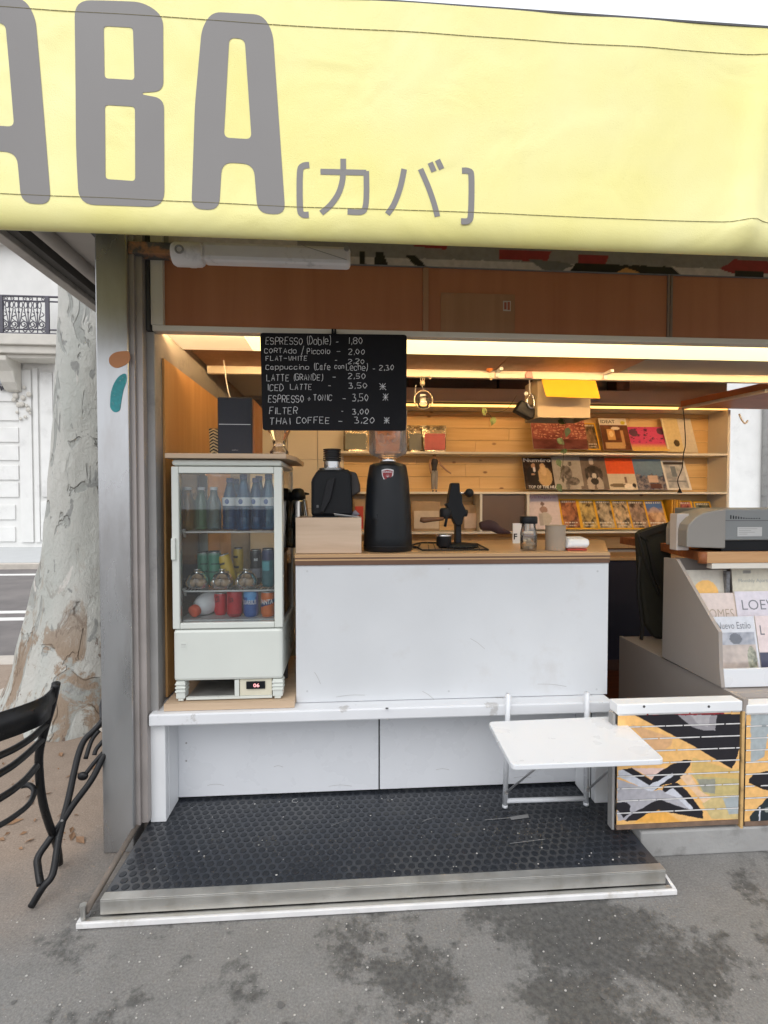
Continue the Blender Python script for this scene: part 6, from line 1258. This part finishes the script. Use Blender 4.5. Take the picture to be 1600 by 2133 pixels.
def slatted(name, label, xa, xb, zt, zb_, polys, base, nsl, cap_z, cat):
    t = thing(name, label, cat, ((xa + xb) / 2, YG, zb_)); hgt = (zt - zb_) / nsl; NX = int((xb - xa) / .0018)
    for k in range(nsl):
        z0, z1 = zb_ + k * hgt, zb_ + (k + 1) * hgt
        def fn(P, U, V):
            c = poly_paint(P, base, polys); e = (V > .91) & (np.sin(U * 37 + k * 5) + np.sin(U * 91 + k) > -1.75); c[e] = S(226,224,222); return c  # pale top edge: slat highlight painted over the worn paint
        mb, cols = paint_grid((xa, YG, z0 + .0001), (xb - xa, 0, 0), (0, 0, hgt - .0002), NX, 24, fn)
        V_ = np.linspace(0, 1, 24)[:, None].repeat(NX, 1).ravel(); A_ = np.array(mb.v); A_[:, 1] += -.0016 * (V_ > .88); n0 = len(A_)
        mb.v = [tuple(p) for p in A_]; mb.add([(xa, YG + .003, z0 + .001), (xb, YG + .003, z0 + .001), (xb, YG + .018, z0 + .001), (xa, YG + .018, z0 + .001), (xa, YG + .003, z1 - .001), (xb, YG + .003, z1 - .001), (xb, YG + .018, z1 - .001), (xa, YG + .018, z1 - .001)], [(0,3,2,1),(4,5,6,7),(1,2,6,5),(2,3,7,6),(3,0,4,7)])
        o = part('slat', mb, m_graf, t, recalc=False); set_col(o.data, np.vstack([cols, np.array([S(120,110,100)] * 8)])); o.data.shade_smooth()
    part('backing_board', MB().box(xa + .004, xb - .004, YG + .019, YG + .03, zb_ + .004, zt - .004), m_greymetal, t)
    part('cap_rail', MB().box(xa - .006, xb + .004, YG - .008, YG + .05, zt + .0005, cap_z), m_white, t, bev=.004)
    part('lower_rail', MB().box(xa, xb, YG - .002, YG + .03, zb_ - .018, zb_ - .001), M('rust_rail', (.20,.13,.09), .8, .4, 20, .3, 60), t)
    return t
xg0, xg1 = PY(1286, 1580, YG).x, PY(1540, 1580, YG).x
zt_g, zb_g = PY(1420, 1484, YG).z, PY(1420, 1712, YG).z; cz = PY(1420, 1462, YG).z
d1 = slatted('graffiti_door', 'slatted half door with orange and black graffiti beside the fold-down table', xg0, xg1, zt_g, zb_g, GP, OR, 9, cz, 'half door')
for u in (1342, 1477): p = PY(u, 1472, YG - .009); part('cap_screw', MB().tube([p + Vector((0,.002,0)), p], .005, 8), m_darkgrey, d1)
part('side_stile', MB().box(xg0 - .016, xg0 - .007, YG + .004, YG + .035, zb_g - .02, zt_g), m_greymetal, d1)
xg2 = PY(1553, 1600, YG).x
d2 = slatted('graffiti_cabinet_front', 'slatted cabinet front with orange graffiti under the magazine rack', xg2, 3.2, zt_g - .012, zb_g - .01, GP2, OR, 9, cz - .016, 'cabinet')
part('edge_post', MB().box(PY(1543, 1600, YG).x, PY(1549, 1600, YG).x, YG - .004, YG + .03, zb_g - .06, zt_g - .002), M('orange_painted_post', S(206,168,110), .5, .2, 20, dirt=(.12,.09,.06), dscale=14, dlo=.55, dhi=.7), d2, bev=.002)
XR = 1.485
zlow = .595
part('inner_side', MB().prism([PX(1550, 1457, XR), (XR, 2.62, zlow), (XR, 2.62, .1), (XR, YG + .05, .1)], (.018, 0, 0)), M('taupe_board', (.34,.30,.27), .6, .05, 4), d2)
part('cabinet_top', MB().box(XR + .02, 3.2, YG + .055, 2.62, zlow - .03, zlow - .004), MATS['taupe_board'], d2)
# ================================================================== MAGAZINE RACK
XK = 1.475
rk = thing('magazine_rack', 'sloping pale magazine rack on the cabinet at the right', 'rack', (2.1, 2.1, zlow))
prof = [PX(u, v, XK) for u, v in ((1503,1433),(1499,1392),(1497,1316),(1488,1302),(1409,1165),(1383,1161),(1379,1368))]
part('side_panel', MB().prism(prof, (.016, 0, 0)), MATS['taupe_board'], rk, bev=.001)
yf = prof[0].y + .01; x0, x1, z0, z1 = rect(1504, 1393, 1640, 1431, yf)
part('front_lip', MB().box(XK + .017, 3.1, yf, yf + .014, z0, z1), m_white_gloss, rk, bev=.002)
yb1 = PX(1409, 1165, XK).y; ztopr = PX(1395, 1165, XK).z
part('sloping_back', MB().hexa([(XK + .017, yf + .33, z0), (3.1, yf + .33, z0), (3.1, yf + .345, z0), (XK + .017, yf + .345, z0)], [(XK + .017, yb1 + .085, ztopr), (3.1, yb1 + .085, ztopr), (3.1, yb1 + .1, ztopr), (XK + .017, yb1 + .1, ztopr)]), MATS['taupe_board'], rk)
part('rack_base', MB().box(XK + .017, 3.1, yf + .015, yf + .4, z0 - .03, z0 + .004), MATS['taupe_board'], rk)
GRP = 'magazines in the sloping rack'
def c_blankish(base, items=()):
    def f(U, V):
        c = np.zeros(U.shape + (3,)); c[:] = S(*base); c += (.012 * nzf(U, V, .7, 3))[..., None]
        for m_, col in items: c[m_(U, V)] = S(*col)
        return np.clip(c, 0, 1)
    return f
slope = lambda v, Y: Y
m_gloss = attr_mat('shrink_wrapped_cover', .12, .6, .6, .35, 14)
def rmag(u0, u1, vt, vb, Y0, lean, fn, lab, **k): return magazine(u0, u1, vt, vb, fn, lab, Y0=Y0, lean=lean, group=GRP, **k)
# back tier, middle tier, front tier (each a little lower and nearer)
rmag(1424, 1522, 1188, 1300, yf + .275, .03, c_blankish((206,200,186), [(lambda U, V: ell(U, V, .52, .56, .27, .25) & (V > .52), (250,196,110))]), 'pale magazine with a yellow half sun at the rack back', res=60)
o = rmag(1532, 1640, 1183, 1300, yf + .275, .03, c_blankish((222,216,196), [(lambda U, V: box_(U, V, .22, .36, .90, .95), (150,146,138))]), 'cream magazine in clear wrap at the rack back right corner'); title(o, 'Monthly Apartments', .12, .72, .8, .08, M('faint_print', (.45,.46,.44), .6))
p = PY(1518, 1245, yf + .27); single('magazine', MB().box(p.x - .004, p.x + .014, yf + .28, yf + .30, PY(1520, 1290, yf + .28).z, PY(1520, 1190, yf + .28).z), M('grey_spine', (.22,.22,.23), .5, .6, 60), 'dark grey magazine spine wedged between two pale covers', 'magazine', GRP)
o = rmag(1452, 1548, 1236, 1372, yf + .19, .06, c_blankish((222,206,198)), 'pink beige magazine with thin capital title in the rack'); title(o, 'HOMES', .24, .60, .70, .15, M('tan_print', (.45,.36,.27), .6), -.01)
o = rmag(1549, 1650, 1232, 1372, yf + .185, .06, c_blankish((220,214,222), [(lambda U, V: box_(U, V, .22, .9, .1, .52), (190,168,160)), (lambda U, V: ell(U, V, .62, .30, .18, .2), (104,98,98))]), 'lilac white fashion magazine with large grey serif title'); title(o, 'LOEWE', .12, .72, .95, .15, M('grey_serif', (.20,.21,.23), .5), -.005)
def c_estilo(U, V):
    c = np.zeros(U.shape + (3,)); c[:] = S(206,208,214); m_ = box_(U, V, .06, .95, .04, .74); c[m_] = L_(S(170,158,150), S(206,190,180), .5 + .4 * nzf(U, V, .9, 2))[m_]; m2 = box_(U, V, .06, .95, .54, .74); c[m2] = L_(S(130,134,144), S(180,182,190), .5 + .4 * nzf(U, V, 1.2, 4))[m2]; c[ell(U, V, .55, .64, .13, .09)] = S(96,100,110); c[ell(U, V, .85, .30, .10, .22)] = L_(S(110,112,96), S(170,170,150), .5 + .5 * nzf(U, V, 4, 1))[ell(U, V, .85, .30, .10, .22)]; c[box_(U, V, .3, .8, .06, .14)] = S(206,202,196); return c
o = rmag(1489, 1588, 1285, 1416, yf + .078, .05, c_estilo, 'shrink wrapped home magazine with dark script title at rack front', res=60, mat_=m_gloss); title(o, 'Nuevo Estilo', .18, .80, .72, .11, M('slate_serif', (.16,.17,.19), .5), -.004)
o = rmag(1590, 1680, 1283, 1416, yf + .078, .05, c_blankish((222,206,204), [(lambda U, V: V < .42, (70,72,92)), (lambda U, V: ell(U, V, .5, .3, .3, .22), (196,176,168))]), 'pale pink magazine at the front edge of the rack, cut by the frame'); title(o, 'L', .08, .70, .10, .15, MATS['slate_serif'])
# ================================================================== WOODEN BOARD, PRINTER, BOX
zw = 1.118
w0 = PZ(1473, 1150, zw); w1 = PZ(1362, 1127, zw)
bd = thing('wooden_worktop', 'thick wooden worktop board carrying the grey printer', 'worktop', (2.3, 2.3, zw - .05))
m_wbrown = wood('reddish_board', S(140,80,46), S(168,104,62), axis=0, scale=5); m_wpale = wood('pale_board_edge', S(186,138,92), S(206,164,118), axis=0, scale=6)
part('board', MB().prism([(w0.x - .01, w0.y + .03, zw - .045), (3.3, w0.y + .03, zw - .045), (3.3, w1.y + .35, zw - .045), (w1.x, w1.y + .35, zw - .045), (w1.x, w1.y, zw - .045)], (0, 0, .043)), m_wbrown, bd, bev=.002)
part('front_edge', MB().box(w0.x + .004, 3.3, w0.y + .004, w0.y + .028, zw - .05, zw - .0005), m_wpale, bd, bev=.002)
part('lower_lip', MB().box(w0.x + .03, 3.3, w0.y + .008, w0.y + .04, zw - .075, zw - .051), m_shelfw, bd)
part('front_corner', MB().tube([(w0.x - .004, w0.y + .022, zw - .052), (w0.x - .004, w0.y + .022, zw - .001)], .019, 14), m_wbrown, bd, smooth=True)
for x in (1.9, 3.1): part('support_post', MB().box(x, x + .03, w1.y + .25, w1.y + .29, zlow, zw - .046), m_greymetal, bd)
YP = w0.y + .02
pr_ = thing('printer', 'grey office printer standing on the wooden worktop', 'printer', (2.2, YP + .2, zw))
ppz = lambda v: PY(1500, v, YP).z; ppx = lambda u: PY(u, 1100, YP).x
m_prt = M('printer_grey', (.21,.22,.22), .45, .06, 10); m_prt2 = M('printer_beige', (.27,.25,.225), .5, .05, 10)
part('body', MB().box(ppx(1508), 3.0, YP, YP + .34, ppz(1126), ppz(1060)), m_prt, pr_, bev=.006)
side = [(1508,1060),(1490,1062),(1462,1068),(1444,1078),(1431,1092),(1428,1104),(1428,1139),(1508,1142)]
part('side_cover', MB().prism([Vector((ppx(u), YP - .012, max(ppz(v), zw + .001))) for u, v in side], (0, .15, 0)), m_prt2, pr_, bev=.005)
part('paper_slot', MB().box(ppx(1509), 3.0, YP + .015, YP + .3, zw + .001, ppz(1127)), m_blackp, pr_)
part('seam', MB().box(ppx(1509), 3.0, YP - .001, YP + .001, ppz(1085), ppz(1084)), m_darkgrey, pr_)
for k in range(12):
    u = 1521 + k * 5.4; part('vent_slot', MB().box(ppx(u), ppx(u + 2), YP - .0012, YP - .0002, ppz(1081), ppz(1073 + min(k, 6))), m_blackp, pr_)
x0, x1, z0, z1 = rect(1536, 1098, 1587, 1117, YP); lb = part('rating_label', MB().box(x0, x1, YP - .0014, YP - .0002, z0, z1), M('label_grey', (.52,.52,.51), .5), pr_)
for k in range(4): part('label_line', MB().box(x0 + .006, x0 + (x1 - x0) * (.8, .55, .7, .4)[k], YP - .002, YP - .0015, z1 - .008 - k * .008, z1 - .006 - k * .008), m_greymetal, lb)
x0, x1, z0, z1 = rect(1410, 1070, 1427, 1132, YP + .05); bb = thing('small_white_box', 'small off-white box standing left of the printer', 'box', ((x0 + x1) / 2, YP + .1, zw)); part('carton', MB().box(x0, x1 + .02, YP + .05, YP + .10, zw + .001, z1), M('off_white_card', (.60,.54,.50), .5), bb, bev=.003); part('slot', MB().box(x1 - .006, x1 - .003, YP + .049, YP + .0499, (zw + z1) / 2 - .02, (zw + z1) / 2 + .02), m_darkgrey, bb)
# green canvas bag hanging beside the rack
YBk = 2.55; bk = thing('canvas_bag', 'dark olive canvas bag hanging beside the magazine rack', 'bag', PY(1360, 1330, YBk))
def bkp(u, v, y=YBk): return PY(u, v, y)
m_olive = M('olive_canvas', (.032,.030,.020), .85, .25, 14, .4, 120)
mb = MB(); outl = [(1329,1110),(1342,1103),(1400,1088),(1404,1300),(1392,1335),(1365,1330),(1345,1300),(1336,1240),(1333,1170)]
part('bag_body', MB().prism([bkp(u, v) for u, v in outl], (0, .05, 0)), m_olive, bk, bev=.02)
part('flap', MB().prism([bkp(u, v, YBk - .012) for u, v in ((1328,1112),(1400,1086),(1404,1098),(1345,1118),(1362,1200),(1376,1235),(1372,1200),(1352,1130))], (0, .011, 0)), M('black_strap', (.02,.018,.016), .7), bk)
part('strap', MB().tube(smooth_line([bkp(1329, 1112, YBk - .02), bkp(1342, 1160, YBk - .022), bkp(1356, 1200, YBk - .022), bkp(1374, 1240, YBk - .02)], 5), .007, 8), MATS['black_strap'], bk, smooth=True)
part('strap', MB().tube(smooth_line([bkp(1333, 1160, YBk - .015), bkp(1330, 1230, YBk - .02), bkp(1338, 1300, YBk - .02), bkp(1336, 1332, YBk - .015)], 5), .009, 8), MATS['black_strap'], bk, smooth=True)
part('button', MB().ball(bkp(1362, 1220, YBk - .014), .007, 10), MATS['black_strap'], bk, smooth=True)
# white hook at the right of the ceiling
ps = [PY(u, v, 3.5) for u, v in ((1540, 862), (1545, 874), (1552, 882), (1558, 876))]; single('coat_hook', MB().tube(smooth_line(ps, 4), .006, 8), M('grey_hook', (.7,.69,.68), .5), 'small grey hook at the end of the shelving near the doorway', 'hook', smooth=True)

# ================================================================== FOLD-DOWN TABLE
ztb = .505
T = [PZ(1017, 1503, ztb), PZ(1287, 1491, ztb), PZ(1386, 1582, ztb), PZ(1066, 1594, ztb)]
ft = thing('folding_table', 'white balcony table hooked onto the ledge with folding frame', 'table', (T[0] + T[2]) / 2 - Vector((0, 0, .43)))
part('table_top', MB().prism([p - Vector((0, 0, .018)) for p in round_poly(T, .022, 4)], (0, 0, .018)), m_white_gloss, ft, bev=.003)
yl0 = PZ(1052, 1676, .078).y
LG_ = []
for (ub, vb, ut, vt) in ((1052, 1676, 1059, 1446), (1221, 1671, 1223, 1443)):
    b_ = PZ(ub, vb, .084); t_ = PY(ut, vt, 1.937); LG_.append((b_, t_)); part('leg', MB().tube([b_, t_], .0105, 12), m_white_gloss, ft, smooth=True)
    part('rubber_foot', MB().tube([b_ - Vector((0, 0, .011)), b_], .0115, 12), m_white_gloss, ft, smooth=True)
    k_ = b_.lerp(t_, .13); part('hinge_pin', MB().tube([k_ + Vector((0, -.018, 0)), k_ + Vector((0, .002, 0))], .007, 10), m_greymetal, ft)
    tip = PZ(ub + 92, vb - 74, ztb - .02) if False else Vector((k_.x + (.115 if ub < 1100 else .05), (T[0].y + T[3].y) / 2, ztb - .02)); part('brace', MB().tube([k_ + Vector((0, -.012, 0)), tip], .0042, 8), M('zinc_rod', (.50,.50,.51), .4, metal=.5), ft, smooth=True)
part('lower_bar', MB().tube([LG_[0][0].lerp(LG_[0][1], .035), LG_[1][0].lerp(LG_[1][1], .035)], .0095, 10), m_white_gloss, ft, smooth=True)
part('hook_bar', MB().tube([LG_[0][1] - Vector((0, -.008, .012)), LG_[0][1] + Vector((0, .05, -.012))], .006, 8).tube([LG_[1][1] - Vector((0, -.008, .012)), LG_[1][1] + Vector((0, .05, -.012))], .006, 8), m_white_gloss, ft) if False else None

# ================================================================== BLACK FOLDING CHAIRS
m_chair = M('black_chair_paint', (.010,.010,.011), .36, .25, 30, .08, 120, spec=.3)
def cpx(a, b): return a / 3.676, 1380 + b / 3.676
ch = thing('folding_chair', 'black metal folding chair with curved slats cut off by the left edge', 'chair', (-1.25, 1.45, 0), 'black folding chairs left of the kiosk')
YU = 1.60
up = [(430,160,1.575),(395,330,1.59),(340,520,1.61),(300,700,1.63),(305,900,1.66),(330,1080,1.70),(370,1220,1.75),(410,1330,1.79),(440,1420,1.83),(455,1500,1.86)]
ups = [PY(*cpx(a, b), y) for a, b, y in up]; ups[-1].z = .014
shift = Vector((-.33, -.36, 0))
for s_ in (0, 1): part('upright', MB().tube(smooth_line([p + shift * s_ for p in ups], 4), .0125, 12), m_chair, ch, smooth=True); 
def chair_line(pts, zfix=True):
    q = [PY(*cpx(*pts[0]), YU)]; z = q[0].z
    q += [PZ(*cpx(*p), z) for p in pts[1:]]
    d_ = q[-1] - q[-2]; q.append(q[-1] + d_); q.append(q[-1] + d_ * .9 + Vector((.02, -.03, 0))); return smooth_line(q, 6)
top_l = chair_line([(430,155),(330,255),(180,320),(0,378)]); bot = [p - Vector((0, 0, .078 if i > 3 else .05)) for i, p in enumerate(top_l)]
mb = MB(); n = len(top_l)
th_ = Vector((.006, -.004, 0))
mb.add(top_l + bot + [p + th_ for p in top_l] + [p + th_ for p in bot], [(i, i+1, n+i+1, n+i) for i in range(n-1)] + [(2*n+i, 3*n+i, 3*n+i+1, 2*n+i+1) for i in range(n-1)] + [(i, 2*n+i, 2*n+i+1, i+1) for i in range(n-1)] + [(n+i, n+i+1, 3*n+i+1, 3*n+i) for i in range(n-1)])
part('top_rail', mb, m_chair, ch, smooth=True)
for pts in ([(355,470),(250,570),(120,655),(0,712)], [(320,590),(230,680),(110,780),(0,850)], [(285,790),(200,890),(100,975),(0,1040)]): part('back_slat', MB().tube(chair_line(pts), .0075, 10, flat=1.4), m_chair, ch, smooth=True)
part('seat_frame', MB().tube(smooth_line([PY(*cpx(170, 945), 1.66), PY(*cpx(225, 940), 1.655), PY(*cpx(262, 985), 1.64), PY(*cpx(225, 1080), 1.60), PY(*cpx(120, 1170), 1.53), PY(*cpx(0, 1245), 1.46), PY(*cpx(-180, 1330), 1.36)], 5), .0085, 10), m_chair, ch, smooth=True)
ch2 = thing('folding_chair', 'black metal folding chair leaning folded behind the steel corner post', 'chair', (-1.02, 1.85, 0), 'black folding chairs left of the kiosk')
off2 = Vector((.16, .34, 0))
def c2(pts):
    out = []
    for (a, b) in pts:
        u, v = cpx(a, b); t = (1871 - v) / (1871 - 1480); out.append(PY(u, v, 1.668 + .34 * max(t, 0)))
    return out
A2 = c2([(790,440),(735,505),(650,590),(605,690),(570,830),(530,1020),(490,1180),(450,1350),(418,1560),(390,1650),(330,1720),(238,1800)]); A2[-1].z = .012
B2 = c2([(860,600),(785,735),(700,900),(560,1090),(470,1230),(370,1370),(292,1490),(292,1580),(312,1705)])
for s_ in (0, 1):
    part('front_frame', MB().tube(smooth_line([p + off2 * s_ for p in A2], 5), .0115, 12), m_chair, ch2, smooth=True)
    part('rear_frame', MB().tube(smooth_line([p + off2 * s_ for p in B2], 5), .0115, 12), m_chair, ch2, smooth=True)
for pts in ([(760,520),(700,600),(655,740)], [(800,590),(740,660),(722,710)], [(790,690),(720,770),(650,860)]): part('seat_slat', MB().tube(smooth_line(c2(pts), 4), .008, 10), m_chair, ch2, smooth=True)
part('pivot', MB().ball(c2([(490,1195)])[0] + Vector((0, -.012, 0)), .005, 8), m_greymetal, ch2)
part('hinge', MB().ball(c2([(635, 870)])[0], .02, 12, (1, .6, .8)), m_chair, ch2, smooth=True)
part('back_top', MB().tube(smooth_line([A2[0], PY(213, 1470, 2.06), PY(225, 1440, 2.10), PY(240, 1435, 2.14), A2[0] + off2], 5), .0115, 12), m_chair, ch2, smooth=True)
# ------------------------------------------------------------------ small crumbs on the front pavement
mb = MB(); cq = random.Random(31)
for k in range(120):
    u, v = cq.uniform(-40, 1640), cq.uniform(1890, 2140); c = PZ(u, v, .002); s_ = cq.uniform(.001, .0032); mb.ball(c, s_, 6, (1.3, 1, .6))
o = single('pavement_grit', mb, M('pale_grit', (.48,.46,.43), .9), 'tiny pale grit scattered over the front pavement', 'grit'); o['kind'] = 'stuff'

mb = MB(); gq = random.Random(17)
for k in range(12):                                                            # trodden gum and small dark spots
    c = PZ(gq.uniform(-60, 1660), gq.uniform(1900, 2150), .0012); r = gq.uniform(.004, .011); ph = gq.uniform(0, 6)
    mb.prism([c + Vector((r * (1 + .25 * math.sin(3 * a + ph)) * math.cos(a), r * (1 + .2 * math.cos(2 * a + ph)) * math.sin(a), 0)) for a in [j * math.pi / 6 for j in range(12)]], (0, 0, .0008))
o = single('gum_spots', mb, M('dark_gum', (.13,.125,.12), .8), 'small dark gum spots trodden into the front pavement', 'gum'); o['kind'] = 'stuff'
